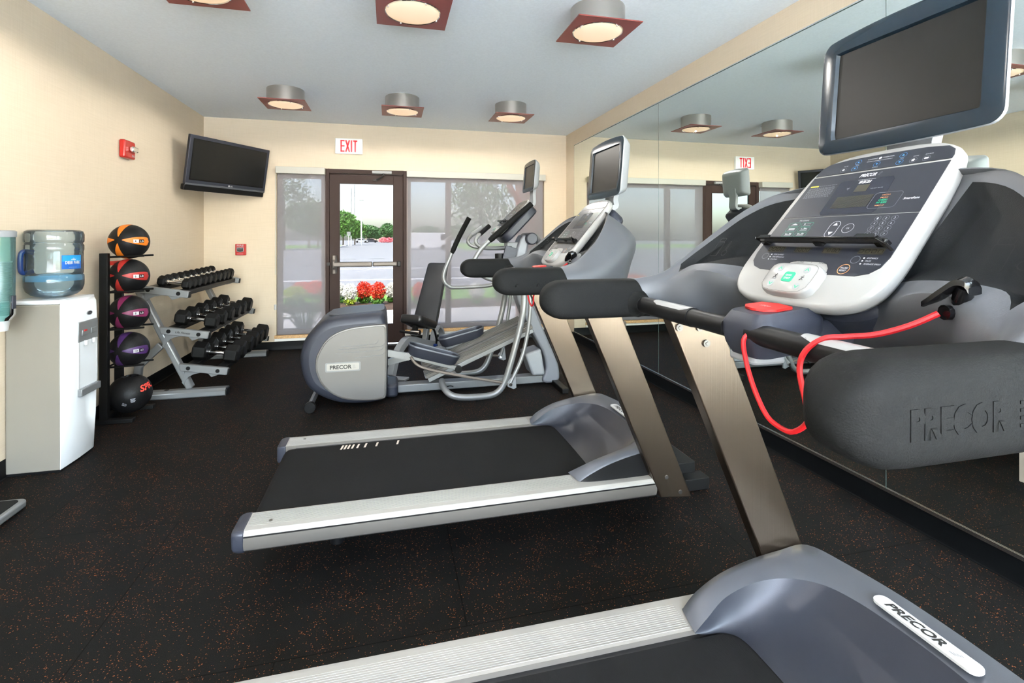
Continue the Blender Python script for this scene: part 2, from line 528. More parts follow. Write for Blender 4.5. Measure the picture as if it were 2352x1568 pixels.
    def txt(s, st, x, y, w, h, z, T=None, mi=0, shear=0.0, bold=0.0, depth=0.0, flipx=False):
        vs, fs = text_mesh(st, bold)
        V = [(x + (a * (w - abs(shear) * h)) + shear * h * b, y + b * h, z) for a, b in vs]
        s.add(V, fs, mi, T)
        if depth:
            # side walls by extruding boundary edges
            cnt = {}
            for f in fs:
                for i in range(len(f)):
                    e = (f[i], f[(i + 1) % len(f)])
                    if (e[1], e[0]) in cnt: cnt[(e[1], e[0])] = 0
                    else: cnt[e] = 1
            o = len(s.v)
            V2 = [(p[0], p[1], z - depth) for p in V]
            s.add(V + V2, [], 0, T); n = len(V)
            for (a, b), k in cnt.items():
                if k: s.f.append((o + b, o + a, o + n + a, o + n + b)); s.m.append(mi)
        return s
    def build(s, name, mats, parent=None, smooth=35, bevel=0.0, bseg=2, label=None, loc=None, sub=0, bangle=30):
        me = bpy.data.meshes.new(name)
        me.from_pydata([tuple(v) for v in s.v], [], s.f)
        if not isinstance(mats, (list, tuple)): mats = [mats]
        for m_ in mats: me.materials.append(m_)
        me.polygons.foreach_set('material_index', s.m)
        me.update()
        bm = bmesh.new(); bm.from_mesh(me)
        bmesh.ops.remove_doubles(bm, verts=bm.verts, dist=1e-5)
        bm.normal_update()
        bm.to_mesh(me); bm.free()
        if smooth:
            me.polygons.foreach_set('use_smooth', [True] * len(me.polygons))
            me.set_sharp_from_angle(angle=radians(smooth))
        ob = bpy.data.objects.new(name, me); COL.objects.link(ob)
        if parent: ob.parent = parent
        if loc: ob.location = loc
        if bevel:
            md = ob.modifiers.new('bevel', 'BEVEL'); md.width = bevel; md.segments = bseg
            md.limit_method = 'ANGLE'; md.angle_limit = radians(bangle); md.harden_normals = False
        if sub:
            md = ob.modifiers.new('sub', 'SUBSURF'); md.levels = sub; md.render_levels = sub
        if label: ob['label'] = label
        return ob

def frame(o, x, y):
    x = Vector(x).normalized(); y = Vector(y); z = x.cross(y).normalized(); y = z.cross(x).normalized()
    return Matrix(((x.x, y.x, z.x, o[0]), (x.y, y.y, z.y, o[1]), (x.z, y.z, z.z, o[2]), (0, 0, 0, 1)))

def thing(name, label, cat, loc=(0, 0, 0), rz=0, group=None):
    o = bpy.data.objects.new(name, None); COL.objects.link(o); o.empty_display_size = .05
    o.location = loc; o.rotation_euler = (0, 0, rz); o['label'] = label; o['category'] = cat
    if group: o['group'] = group
    return o
def tag(o, label, cat, group=None, kind=None):
    o['label'] = label; o['category'] = cat
    if group: o['group'] = group
    if kind: o['kind'] = kind
    return o
def struct(o, label=None):
    o['kind'] = 'structure'
    if label: o['label'] = label
    return o
def copy_tree(o, parent=None):
    kids = [c for c in bpy.data.objects if c.parent == o]
    c = o.copy(); COL.objects.link(c); c.parent = parent
    for k in kids: copy_tree(k, c)
    return c

# ================================================================== ROOM
XL, XR, YB, YF, H = -2.08, 2.355, 6.45, -2.4, 2.74
WT = .16
struct(MB().box(XL - .2, XR + .2, YF - .2, YB + .02, -.10, 0).build('floor', M['floor'], smooth=0))
struct(MB().box(XL - .2, XR + .2, YF - .2, YB + WT, H, H + .15).build('ceiling', M['ceiling'], smooth=0))
struct(MB().box(XL - .15, XL, YF, YB + WT, 0, H).build('wall_left', M['wall'], smooth=0))
struct(MB().box(XR, XR + .15, YF, YB + WT, 0, H).build('wall_right', M['wall'], smooth=0))
RW = (-1.95, 2.20, .25, 2.60)      # unseen opening behind the camera, added to fill the room with daylight
struct(MB().box(XL, RW[0], YF - .15, YF, 0, H).box(RW[1], XR, YF - .15, YF, 0, H).box(RW[0], RW[1], YF - .15, YF, 0, RW[2])
       .box(RW[0], RW[1], YF - .15, YF, RW[3], H).build('wall_rear', M['wall'], smooth=0))
wb_ = MB()
W1 = (-1.305, -.752, .19, 2.12); DR = (-.752, .216, 0, 2.185); W2 = (.216, 2.04, .19, 2.12)
wb_.box(XL, W1[0], YB, YB + WT, 0, H)
wb_.box(W1[0], W2[1], YB, YB + WT, 2.185, H)
wb_.box(W1[0], W1[1], YB, YB + WT, 2.12, 2.185); wb_.box(W2[0], W2[1], YB, YB + WT, 2.12, 2.185)
wb_.box(W1[0], W1[1], YB, YB + WT, 0, .135); wb_.box(W2[0], W2[1], YB, YB + WT, 0, .135)
wb_.box(W2[1], XR, YB, YB + WT, 0, H)
struct(wb_.build('wall_back', M['wall'], smooth=0))
# cove baseboards: tall face with a small foot
def cove(name, p0, p1, nrm):
    m = MB(); p0 = Vector(p0); p1 = Vector(p1); nrm = Vector(nrm)
    prof = [(0, .102), (.004, .102), (.006, .06), (.007, .015), (.010, .005), (.018, 0.0015), (.018, 0), (0, 0)]
    rows = [[p + nrm * a + Vector((0, 0, b)) for a, b in prof] for p in (p0, p1)]
    m.grid(rows, close=True); m.cap(rows[0]); m.cap(rows[1], flip=True)
    struct(m.build(name, M['baseboard']))
cove('baseboard_left', (XL, YF, 0), (XL, YB, 0), (1, 0, 0))
cove('baseboard_right', (XR, YF, 0), (XR, YB, 0), (-1, 0, 0))
cove('baseboard_back', (XL, YB, 0), (DR[0], YB, 0), (0, -1, 0))
cove('baseboard_back', (DR[1], YB, 0), (XR, YB, 0), (0, -1, 0))
# stone sills with pale moulding under them
for i, w in enumerate((W1, W2)):
    a, b = w[0] - .02, w[1] + (.02 if i else 0)
    struct(MB().box(a, b, YB - .022, YB + .10, .137, .176).build('trim_%d' % (i + 1), M['sill'], bevel=.004))
    struct(MB().box(a, b, YB - .012, YB, .104, .1365).build('trim_%d' % (i + 3), M['white_trim'], bevel=.003))

# windows: frame, mullions, panes
def window(n, w, mulls):
    x0, x1, z0, z1 = w
    fr = MB(); y0, y1 = YB + .055, YB + .115
    z0 = .178
    fr.box(x0, x0 + .055, y0, y1, z0, z1); fr.box(x1 - .055, x1, y0, y1, z0, z1)
    fr.box(x0 + .055, x1 - .055, y0, y1, z1 - .055, z1); fr.box(x0 + .055, x1 - .055, y0, y1, z0, z0 + .06)
    for m_ in mulls: fr.box(m_ - .036, m_ + .036, y0, y1, z0 + .06, z1 - .055)
    o = struct(fr.build('window_%d' % n, M['alu_frame'], bevel=.003))
    xs = [x0 + .055] + list(mulls) + [x1 - .055]
    for a, b in zip(xs[:-1], xs[1:]):
        MB().box(a, b, YB + .083, YB + .087, z0 + .06, z1 - .055).build('window_pane', M['glass'], o, smooth=0)
window(1, W1, ())
window(2, W2, (.752,))
rf = MB(); ra, rb_ = YF - .11, YF - .05
rf.box(RW[0], RW[0] + .05, ra, rb_, RW[2], RW[3]); rf.box(RW[1] - .05, RW[1], ra, rb_, RW[2], RW[3])
rf.box(RW[0] + .05, RW[1] - .05, ra, rb_, RW[2], RW[2] + .05); rf.box(RW[0] + .05, RW[1] - .05, ra, rb_, RW[3] - .05, RW[3])
rf.box(.12, .18, ra, rb_, RW[2] + .05, RW[3] - .05)
rw_ = struct(rf.build('window_3', M['alu_frame'], bevel=.003))  # frame of the added fill-light opening, never in view
MB().box(RW[0] + .05, .12, YF - .083, YF - .079, RW[2] + .05, RW[3] - .05).build('window_pane', M['glass_clear'], rw_, smooth=0)
MB().box(.18, RW[1] - .05, YF - .083, YF - .079, RW[2] + .05, RW[3] - .05).build('window_pane', M['glass_clear'], rw_, smooth=0)

# door
d = MB()
y0, y1 = YB + .0, YB + .10
d.box(-.752, -.712, y0, y1, 0, 2.185); d.box(.176, .216, y0, y1, 0, 2.185); d.box(-.712, .176, y0, y1, 2.137, 2.185)
d.box(-.712, -.70, y0 + .045, y1, 0, 2.137); d.box(.164, .176, y0 + .045, y1, 0, 2.137); d.box(-.70, .164, y0 + .045, y1, 2.122, 2.137)
door = struct(d.build('door_1', M['bronze'], bevel=.003))
lf = MB(); yl0, yl1 = YB + .012, YB + .042
lf.box(-.708, -.592, yl0, yl1, .02, 2.118); lf.box(.055, .172, yl0, yl1, .02, 2.118)
lf.box(-.592, .055, yl0, yl1, 2.012, 2.118); lf.box(-.592, .055, yl0, yl1, .02, .255)
lf.build('door_leaf', M['bronze'], door, bevel=.003)
st = MB()
for a in ((-.598, -.588, .25, 2.018), (.05, .06, .25, 2.018)): st.box(a[0], a[1], yl0 - .003, yl1 + .003, a[2], a[3])
st.box(-.588, .05, yl0 - .003, yl1 + .003, 2.008, 2.018); st.box(-.588, .05, yl0 - .003, yl1 + .003, .25, .26)
st.build('glazing_bead', M['bronze'], door)
MB().box(-.592, .055, YB + .026, YB + .030, .255, 2.012).build('door_glass', M['glass'], door, smooth=0)
MB().box(-.752, .216, YB - .02, YB + .13, 0.001, .012).build('threshold', M['channel'], door, bevel=.003)
# closer
cl = MB().box(-.205, .035, YB - .052, YB - .002, 2.138, 2.172)
co = cl.build('door_closer', M['pole'], door, bevel=.008)
arm = MB().tube([(-.065, YB - .03, 2.138), (-.08, YB - .045, 2.10), (-.15, YB - .02, 2.06)], .009, 8)
arm.cyl((-.065, YB - .03, 2.118), .020, 0, .022); arm.cyl((-.15, YB - .012, 2.06), .016, -.008, .008, ax='y')
arm.cyl((-.185, YB - .012, 2.06), .012, -.008, .008, ax='y')
arm.build('closer_arm', M['bronze_dk'], co)
# panic bar
pb = MB()
T = frame((0, 0, 0), (1, 0, 0), (0, 0, 1))
pb.box(-.655, -.20, YB - .072, YB - .030, .985, 1.046); pb.box(-.195, .10, YB - .068, YB - .030, .988, 1.043)
bar = pb.build('panic_bar', M['nickel'], door, bevel=.012, bseg=3)
MB().box(.10, .142, YB - .072, YB + .012, .985, 1.048).build('bar_end_cap', M['bronze_dk'], bar, bevel=.006)
hk = MB()
hk.grid([[(x, YB + .012 - dd, z) for x, dd in ((-.690, 0), (-.686, .035), (-.665, .060 + (.03 if .97 < z < 1.07 else 0)), (-.635, .055 + (.03 if .97 < z < 1.07 else 0)), (-.618, .03), (-.616, 0))] for z in (.905, .915, .96, .975, 1.015, 1.055, 1.07, 1.115, 1.125)])
hk.build('latch_housing', M['nickel'], bar, sub=1)
MB().box(-.735, -.70, YB - .02, YB + .012, 1.0, 1.04).build('strike', M['bronze_dk'], door)

# roller shades
def shade(x0, x1, cx0, cx1, lab):
    r = thing('roller_shade', lab, 'window shade', ((x0 + x1) / 2, YB, 2.10), group='roller shades beside the door')
    ox = (x0 + x1) / 2
    MB().box(x0 - ox, x1 - ox, -.078, -.001, .005, .086).build('cassette', M['head'], r, bevel=.003)
    MB().box(cx0 - ox, cx1 - ox, -.0135, -.0125, -1.905, .0).build('shade_cloth', M['shade'], r, smooth=0)
    MB().box(cx0 - ox, cx1 - ox, -.021, -.006, -1.918, -1.858).build('hem_bar', M['shade'], r, bevel=.005)
    return r
sh1 = shade(-1.301, -.752, -1.292, -.760, 'narrow grey roller shade lowered over the window left of the door')
sh2 = shade(.216, 2.037, .228, 2.015, 'wide grey roller shade lowered over the window right of the door')
MB().tube([(-.285, -.015, -.0), (-.288, -.012, -1.2)], .0025, 6).build('chain', M['white'], sh1)
MB().cyl((-.288, -.010, -1.585), .014, -.03, .03, n=10).build('chain_tensioner', M['white'], sh1)

# mirrors along the right wall
MZ0, MZ1 = .112, 2.545
ys = (6.135, 4.03, 1.92, -.19, -2.30)
labs = ('tall mirror panel nearest the window wall', 'tall mirror panel second from the window wall',
        'tall mirror panel third from the window wall, beside the nearest treadmill', 'tall mirror panel behind the camera end of the wall')
for (a, b), lb in zip(zip(ys[:-1], ys[1:]), labs):
    o = MB().box(XR - .006, XR - .0005, b + .0015, a - .0015, MZ0, MZ1).build('mirror_panel', [M['mirror']], smooth=0)
    tag(o, lb, 'mirror', 'wall mirror panels')
    e = MB()
    e.box(XR - .0065, XR - .0005, b, b + .0015, MZ0, MZ1); e.box(XR - .0065, XR - .0005, a - .0015, a, MZ0, MZ1)
    e.box(XR - .0068, XR - .0005, b, a, MZ1, MZ1 + .004)
    e.build('polished_edge', M['mirror_edge'], o, smooth=0)
struct(MB().box(XR - .012, XR, ys[-1], ys[0], .1025, .1125).box(XR - .012, XR - .009, ys[-1], ys[0], .1125, .119).build('trim_5', M['channel'], smooth=0))
struct(MB().box(XR - .009, XR, ys[-1], ys[0], MZ1 + .0045, MZ1 + .012).build('trim_6', M['channel'], smooth=0))

# outlets set in the mirror
def outlet(y, z, lab):
    r = thing('wall_outlet', lab, 'outlet', (XR - .0075, y, z), group='outlets in the mirror wall')
    MB().box(-.005, 0, -.036, .036, -.058, .058).build('cover_plate', M['cream'], r, bevel=.002)
    s_ = MB()
    for dz in (-.02, .02): s_.box(-.0075, -.005, -.017, .017, dz - .014, dz + .014)
    s_.build('socket', M['white'], r, bevel=.002)
outlet(4.705, .425, 'beige wall outlet on the mirror behind the far treadmill')
outlet(1.353, .46, 'beige wall outlet on the mirror at the right edge of the view')

# ceiling lights
def make_light():
    r = thing('ceiling_light', '', 'ceiling light', group='square ceiling lights')
    MB().lathe([(.163, 0), (.166, -.004), (.166, -.136)], 48).build('drum', M['fixture'], r)
    p = MB(); n = 48
    sq = []
    for k in range(n):
        a = 2 * pi * k / n + pi / 4; c, s_ = cos(a), sin(a); q = .2 / max(abs(c), abs(s_)); sq.append((c * q, s_ * q))
    ci = [(.152 * cos(2 * pi * k / n + pi / 4), .152 * sin(2 * pi * k / n + pi / 4)) for k in range(n)]
    # square plate with round opening
    for z, fl in ((-.142, True), (-.136, False)):
        o = len(p.v); p.add([(x, y, z) for x, y in sq] + [(x, y, z) for x, y in ci], [])
        for i in range(n):
            j = (i + 1) % n; q = (o + i, o + j, o + n + j, o + n + i); p.f.append(q[::-1] if fl else q); p.m.append(0)
    for poly in (sq, ci):
        rows = [[(x, y, -.142) for x, y in poly], [(x, y, -.136) for x, y in poly]]
        p.grid(rows, close=True, flip=poly is ci)
    p.build('square_plate', M['plate'], r, smooth=20)
    MB().lathe([(.1515, -.140), (.1545, -.1435), (.1515, -.1475), (.1475, -.1455), (.1475, -.141)], 48).build('trim_ring', M['chrome'], r)
    MB().lathe([(.149, -.142), (.135, -.1485), (.10, -.154), (.05, -.157), (.0001, -.158)], 48).build('diffuser', M['lampglass'], r)
    for a in range(4):
        k_ = MB().ball((.150 * cos(pi / 4 + a * pi / 2 - .35), .150 * sin(pi / 4 + a * pi / 2 - .35), -.149), .0062, 10)
        k_.build('clip_knob', M['chrome'], r)
    return r
proto = make_light()
rown = ('row nearest the window wall', 'middle row seen at the top', 'row above the camera')
coln = ('left', 'centre', 'right')
first = True
for j, y in enumerate(LIGHT_YS):
    for i, x in enumerate(LIGHT_XS):
        r = proto if first else copy_tree(proto)
        first = False
        r.location = (x, y, H)
        r['label'] = 'square cherry ceiling lamp, %s in the %s' % (coln[i], rown[j])
        ld = bpy.data.lights.new('lamp', 'SPOT'); ld.energy = LIGHT_W; ld.color = LIGHT_COL; ld.shadow_soft_size = .004
        ld.spot_size = radians(179); ld.spot_blend = .15
        lo = bpy.data.objects.new('lamp_glow', ld); COL.objects.link(lo); lo.parent = r; lo.location = (0, 0, -.164)

# sprinkler seen in the mirror
sp = thing('ceiling_sprinkler', 'small chrome fire sprinkler on the ceiling', 'sprinkler', (.137, 5.32, H))
MB().cyl((0, 0, 0), .028, -.006, 0).build('escutcheon', M['chrome'], sp)
MB().cyl((0, 0, 0), .008, -.04, -.006).cyl((0, 0, 0), .018, -.045, -.041).build('sprinkler_head', M['chrome'], sp)

# exit sign
ex = thing('exit_sign', 'white exit sign with red letters above the glass door', 'exit sign', (-.477, YB, 2.463))
MB().box(-.160, .160, -.045, -.001, -.094, .094).build('housing', M['exit_w'], ex, bevel=.006)
T = frame((0, -.0458, 0), (1, 0, 0), (0, 0, 1))
L_ = MB()
st_ = .016
def letter_bars(mb, segs, w=.0175):
    for (xa, ya, xb, yb) in segs:
        dx, dy = xb - xa, yb - ya; l = sqrt(dx * dx + dy * dy); nx, ny = -dy / l * w / 2, dx / l * w / 2
        mb.add([(xa + nx, ya + ny, 0), (xa - nx, ya - ny, 0), (xb - nx, yb - ny, 0), (xb + nx, yb + ny, 0)], [(0, 1, 2, 3)], 0, T)
letter_bars(L_, [(-.090, -.072, -.090, .072), (-.098, .064, -.050, .064), (-.098, 0, -.050, 0), (-.098, -.064, -.050, -.064),
                 (-.036, .072, .006, -.072), (.006, .072, -.036, -.072), (.030, -.072, .030, .072),
                 (.074, -.072, .074, .072), (.050, .064, .098, .064)])
L_.build('lettering', M['exit_r'], ex, smooth=0)

# fire alarm pull station
fp = thing('fire_alarm_pull', 'red fire alarm pull station on the back wall left of the door', 'fire alarm', (-1.689, YB, 1.203))
MB().box(-.052, .060, -.038, -.001, -.066, .066).build('body', M['alarm'], fp, bevel=.006)
T = frame((.002, -.0385, 0), (1, 0, 0), (0, 0, 1))
MB().txt('FIRE', -.036, .034, .074, .024, .0005, T, 0, bold=.01).build('lettering', M['mark'], fp, smooth=0)
hd = MB().prism([(-.036, .026), (.036, .026), (.036, -.022), (0, -.032), (-.036, -.022)], 0, .006, T, 1)
hd.prism([(-.032, .022), (.032, .022), (.032, -.020), (0, -.028), (-.032, -.020)], .006, .008, T, 0)
hd.txt('PULL DOWN', -.028, .004, .056, .010, .0085, T, 1)
hd.build('pull_handle', [M['mark_black'], M['mark']], fp, smooth=0)
MB().box(-.034, .034, -.0395, -.038, -.055, -.048).build('label_strip', M['fl_pink'], fp, smooth=0)

# strobe alarm on left wall
fs_ = thing('fire_strobe', 'red fire alarm strobe high on the left wall', 'fire alarm', (XL, 4.665, 2.05))
MB().box(.001, .045, -.085, .085, -.072, .072).build('body', M['alarm'], fs_, bevel=.012, bseg=3)
T = frame((.046, 0, 0), (0, -1, 0), (0, 0, 1))
T = frame((.046, 0, 0), (0, 1, 0), (0, 0, 1))
MB().box(.045, .075, -.02, .07, -.018, .026).build('strobe_lens', M['chrome'], fs_, bevel=.008)
MB().txt('FIRE', .02, -.055, .045, .017, .001, T, 0, bold=.01).build('lettering', M['mark'], fs_, smooth=0)

# ------------------------------------------------------------------ TV
tv = thing('television', 'black flat television tilted down on a bracket in the left corner', 'television', (-1.89, 5.51, 2.36))
tx = Vector((.549, .836, 0)); tn0 = Vector((.836, -.549, 0)); tilt = radians(9.6)
ty = (Vector((0, 0, 1)) * cos(tilt) + tn0 * sin(tilt))
TV = frame((0, 0, 0), tx, ty)      # local x right, y up, z out of the screen; origin = top-left corner
W_, H_ = .985, .555
MB().box(0, W_, -H_ + .062, 0, -.035, 0, 0, TV).build('bezel', M['slate_dk'], tv, bevel=.006)
MB().box(.045, W_ - .045, -H_ + .115, -.042, .0005, .002, 0, TV).build('screen', M['screen_tv'], tv, smooth=0)
sb = MB()
ol = rrect(.037, W_ - .037, -H_ + .107, -.034, .002, 2); il = rrect(.045, W_ - .045, -H_ + .115, -.042, .002, 2)
sb.ring(ol, il, .001, TV).build('screen_border', M['black_gl'], tv, smooth=0)
MB().box(0, W_, -H_, -H_ + .060, -.060, -.010, 0, TV).build('speaker_bar', M['black'], tv, bevel=.01)
MB().box(.004, W_ - .004, -H_ + .055, -H_ + .075, -.01, .004, 0, TV).build('chrome_strip', M['slate'], tv, bevel=.004)
MB().box(.03, W_ - .03, -H_ + .03, -.03, -.085, -.034, 0, TV).build('back_shell', M['black'], tv, bevel=.02)
lg = MB(); lg.prism(circ(.50, -H_ + .086, .010, 16), .0, .001, TV, 0); lg.txt('LG', .515, -H_ + .079, .028, .014, .001, TV, 0, bold=.02)
lg.build('maker_mark', M['mark'], tv, smooth=0)
bk = MB(); c0 = TV @ Vector((W_ / 2, -H_ / 2, -.085)); c1 = Vector((-.183, c0.y + .12, c0.z))
bk.tube([c0, c0 * .5 + c1 * .5, c1], .022, 10); bk.box(-.188, -.17, c1.y - .10, c1.y + .10, c1.z - .14, c1.z + .14)
bk.build('wall_bracket', M['black_steel'], tv)

# ================================================================== OUTDOORS
GZ = -.03
def ground(name, poly, z, m, label=None):
    o = MB().prism(poly, z - .05, z).build(name, m, smooth=0)
    return struct(o, label)
ground('sidewalk', [(-14, YB + WT), (30, YB + WT), (30, 9.82), (-14, 9.82)], GZ, M['concrete'])
ground('rear_bounce_ground', [(-14, -30), (30, -30), (30, YF - .16), (-14, YF - .16)], GZ, M['bounce_paving'])  # unseen, made pale to bounce sun up onto the ceiling
ground('mulch_bed', [(-14, 9.82), (30, 9.82), (30, 11.2), (-14, 11.2)], GZ + .01, M['mulch'])
ground('front_lawn', [(-14, 11.2), (30, 11.2), (30, 14.3), (-14, 14.3)], GZ + .005, M['grass'])
ground('parking_lot', [(-160, 14.3), (160, 14.3), (160, 420), (-160, 420)], GZ - .02, M['asphalt'])
# far lawn islands with kerbs
ground('far_lawn', [(-160, 68), (-14, 68), (-8.0, 78), (-9.0, 108), (-160, 108)], GZ + .02, M['grass'])
ground('side_lawn', [(9, 60), (40, 60), (40, 140), (16, 140)], GZ + .02, M['grass'])
ground('kerb', [(-14, 67.4), (-7.4, 77.6), (-8.4, 108.4), (-9, 108), (-8, 78), (-14, 68)], GZ + .06, M['concrete'])
ground('lane_line', [(-4, 17.2), (6, 17.2), (6, 17.5), (-4, 17.5)], GZ - .012, M['paint_line'])
ground('lane_line', [(-2.4, 23.6), (6, 23.6), (6, 24.0), (-2.4, 24.0)], GZ - .012, M['paint_line'])
for k in range(6):
    x = -7 + k * 1.9
    ground('tar_seam', [(x, 35.0 + .1 * k), (x + 1.0, 35.05 + .1 * k), (x + 1.0, 35.4 + .1 * k), (x, 35.35 + .1 * k)], GZ - .012, M['crack'])
# left parking bay edge seen through the narrow shade: pale kerb sweeping round a red flower bed
kb = cr([(-3.6, 10.4, 0), (-2.9, 11.6, 0), (-1.6, 12.9, 0), (.6, 13.6, 0)], 6)
ground('path_edge', [(p.x, p.y) for p in kb] + [(p.x - .10, p.y + .35) for p in reversed(kb)], GZ + .03, M['concrete'])

def crown(mb, c, rx, ry, rz, n, size, mi=0, seed=1):
    rnd = random.Random(seed)
    for _ in range(n):
        while True:
            p = Vector((rnd.uniform(-1, 1), rnd.uniform(-1, 1), rnd.uniform(-1, 1)))
            if .35 < p.length < 1: break
        q = Vector((c[0] + p.x * rx, c[1] + p.y * ry, c[2] + p.z * rz))
        a = Vector((rnd.uniform(-1, 1), rnd.uniform(-1, 1), rnd.uniform(-1, 1))).normalized()
        b = a.orthogonal().normalized(); a2 = a.cross(b)
        s_ = size * rnd.uniform(.6, 1.3)
        mb.add([q + b * s_, q + a2 * s_ * .6, q - b * s_, q - a2 * s_ * .6], [(0, 1, 2, 3)], mi)

def tree(x, y, h, r, lab, m='leaf', trunk=.25, seed=1, cz=None, n=1500, leaf=.25):
    t = thing('tree', lab, 'tree', (x, y, GZ), group='trees across the car park')
    tr = MB().tube([(0, 0, 0), (.05, 0, h * .35), (0, .05, h * .75)], [trunk * .6, trunk * .45, trunk * .15], 8)
    for k in range(5):
        a = k * 1.3 + seed; tr.tube([(0, 0, h * (.3 + .07 * k)), (cos(a) * r * .5, sin(a) * r * .5, h * (.5 + .07 * k))], [trunk * .25, trunk * .08], 6)
    tr.build('trunk', M['bark'], t)
    c = MB(); rnd = random.Random(seed)
    crown(c, (0, 0, h * .62), r, r, h * .38, n, leaf, 0, seed)
    for k in range(6):
        a = rnd.uniform(0, 6.28); d_ = r * .6
        crown(c, (cos(a) * d_, sin(a) * d_, h * rnd.uniform(.45, .8)), r * .5, r * .5, h * .18, n // 8, leaf, 0, seed * 10 + k)
    c.build('crown', M[m], t, smooth=0)
    return t
def at(px, dist):      # a point on the ground seen along one compass direction, dist metres in front of the camera
    a = (px - 1176.0) / F_PX; c, s_ = cos(YAW), sin(YAW)
    return (a * dist * c + dist * s_, -a * dist * s_ + dist * c)
for (px, dist, h, r, lab, m, sd_) in (
        (788, 101, 7.2, 2.3, 'tall bushy green tree at the left edge of the door glass', 'leaf', 3),
        (815, 112, 5.6, 2.4, 'rounder green tree just right of the tall one in the door glass', 'leaf', 5),
        (846, 185, 6.4, 4.0, 'distant green tree behind the light pole in the door glass', 'leaf2', 6),
        (864, 215, 6.0, 3.2, 'distant darker tree right of the light pole in the door glass', 'leaf2', 8),
        (890, 170, 6.6, 2.6, 'distant tree at the right edge of the door glass', 'leaf2', 9),
        (652, 60, 10.5, 3.2, 'tall tree at the left edge of the narrow shade', 'leaf2', 12),
        (710, 75, 7.5, 3.4, 'dark round tree beside the door in the narrow shade', 'leaf2', 13),
        (730, 82, 6.6, 3.0, 'smaller tree nearest the door frame in the narrow shade', 'leaf2', 15),
        (1105, 40, 6.8, 2.7, 'big leafy tree behind the wide shade', 'leaf2', 14),
        (980, 160, 5.5, 4.5, 'low distant tree left of the mullion behind the wide shade', 'leaf2', 16),
        (1060, 150, 5.5, 5.0, 'low distant tree right of the mullion behind the wide shade', 'leaf2', 17)):
    x, y = at(px, dist)
    tree(x, y, h, r, lab, m, seed=sd_, leaf=.06 + dist * .0022, n=1300)

def plant(px, dist, w, h, m, lab, seed, low='leaf'):
    x, y = at(px, dist)
    t = thing('flowering_plant', lab, 'flower', (x, y, GZ + .01), group='flowering plants in the mulch bed')
    st_ = MB()
    for k in range(7):
        a = k * .9; st_.tube([(0, 0, 0), (cos(a) * w * .2, sin(a) * w * .2, h * .5)], .006, 5)
    st_.build('stems', M['leaf'], t)
    c = MB(); crown(c, (0, 0, h * .16), w * .42, w * .4, h * .16, 160, .035, 0, seed + 50); c.build('foliage', M[low], t, smooth=0)
    c = MB(); crown(c, (0, 0, h * .58), w * .5, w * .42, h * .42, 900, .024, 0, seed); c.build('petals', M[m], t, smooth=0)
plant(836, 10.45, .34, .46, 'fl_red', 'red flowering plant, left of the two seen in the door glass', 21)
plant(868, 10.25, .32, .47, 'fl_red', 'red flowering plant, right of the two seen in the door glass', 22)
plant(804, 10.20, .28, .44, 'fl_white', 'white flowering plant left of the red pair', 23, 'leaf_y')
plant(780, 10.5, .30, .42, 'fl_white', 'white flowering plant at the left edge of the door glass', 24)
plant(900, 10.6, .26, .42, 'fl_white', 'white flowering plant at the right edge of the door glass', 25)
plant(733, 11.3, .6, .42, 'fl_red', 'broad red flower clump seen through the narrow shade', 26)
plant(694, 11.5, .5, .36, 'fl_red', 'low red flower clump at the end of the bed behind the narrow shade', 27)
plant(678, 10.1, .45, .40, 'leaf_y', 'yellow flowering plant behind the narrow shade', 28)
for k, px in enumerate((965, 1000, 1095, 1150, 1190)):
    plant(px, 10.4 + .45 * (k % 2), .34, .45, ('fl_red', 'leaf2', 'fl_white', 'leaf2', 'fl_white')[k],
          ('red', 'leafy', 'white', 'dark leafy', 'pale')[k] + ' shrub low behind the wide shade, ' + ('beside the door', 'left of the mullion', 'right of the mullion', 'middle right', 'nearest the brick pier')[k], 30 + k)
# arching ornamental grass just outside the narrow window
og = thing('ornamental_grass', 'arching tuft of grass outside the narrow window', 'plant', (-1.12, 7.35, GZ))
b_ = MB(); rnd = random.Random(3)
for k in range(90):
    a = rnd.uniform(0, 2 * pi); l = rnd.uniform(.35, .75); hh = rnd.uniform(.35, .7)
    b_.tube([(0, 0, 0), (cos(a) * l * .35, sin(a) * l * .35, hh * .8), (cos(a) * l * .8, sin(a) * l * .8, hh * .85), (cos(a) * l, sin(a) * l, hh * .6)], [.004, .004, .003, .001], 4, caps=False)
b_.build('blades', M['leaf2'], og)

# poles, sign, cars, building
for px, dist, h, lab in ((807, 150, 16.5, 'thin utility pole, left of the two tall ones'), (814, 150, 18.5, 'thin utility pole, right of the two tall ones')):
    x, y = at(px, dist)
    tag(MB().tube([(0, 0, 0), (0, 0, h)], .13, 6).build('utility_pole', M['pole'], loc=(x, y, GZ)), lab, 'pole', 'poles across the car park')
x, y = at(830, 105)
lp = thing('light_pole', 'pale light pole in the middle of the door glass', 'pole', (x, y, GZ), group='poles across the car park')
MB().tube([(0, 0, 0), (0, 0, 9.5)], .14, 8).build('pole', M['van'], lp); MB().box(-.5, .5, -.2, .2, 9.4, 9.55).build('lamp_head', M['pole'], lp)
x, y = at(801, 100)
rs = thing('road_sign', 'small rectangular road sign on a post beyond the lawn', 'sign', (x, y, GZ))
MB().tube([(0, 0, 0), (0, 0, 2.0)], .09, 8).build('post', M['van'], rs); MB().box(-.35, .35, -.03, .03, 1.95, 2.75).build('sign_panel', M['pole'], rs)
x, y = at(806.5, 97)
tag(MB().tube([(0, 0, 0), (0, 0, 1.9)], .10, 8).build('bollard', M['van'], loc=(x, y, GZ)), 'white bollard right of the road sign', 'bollard')
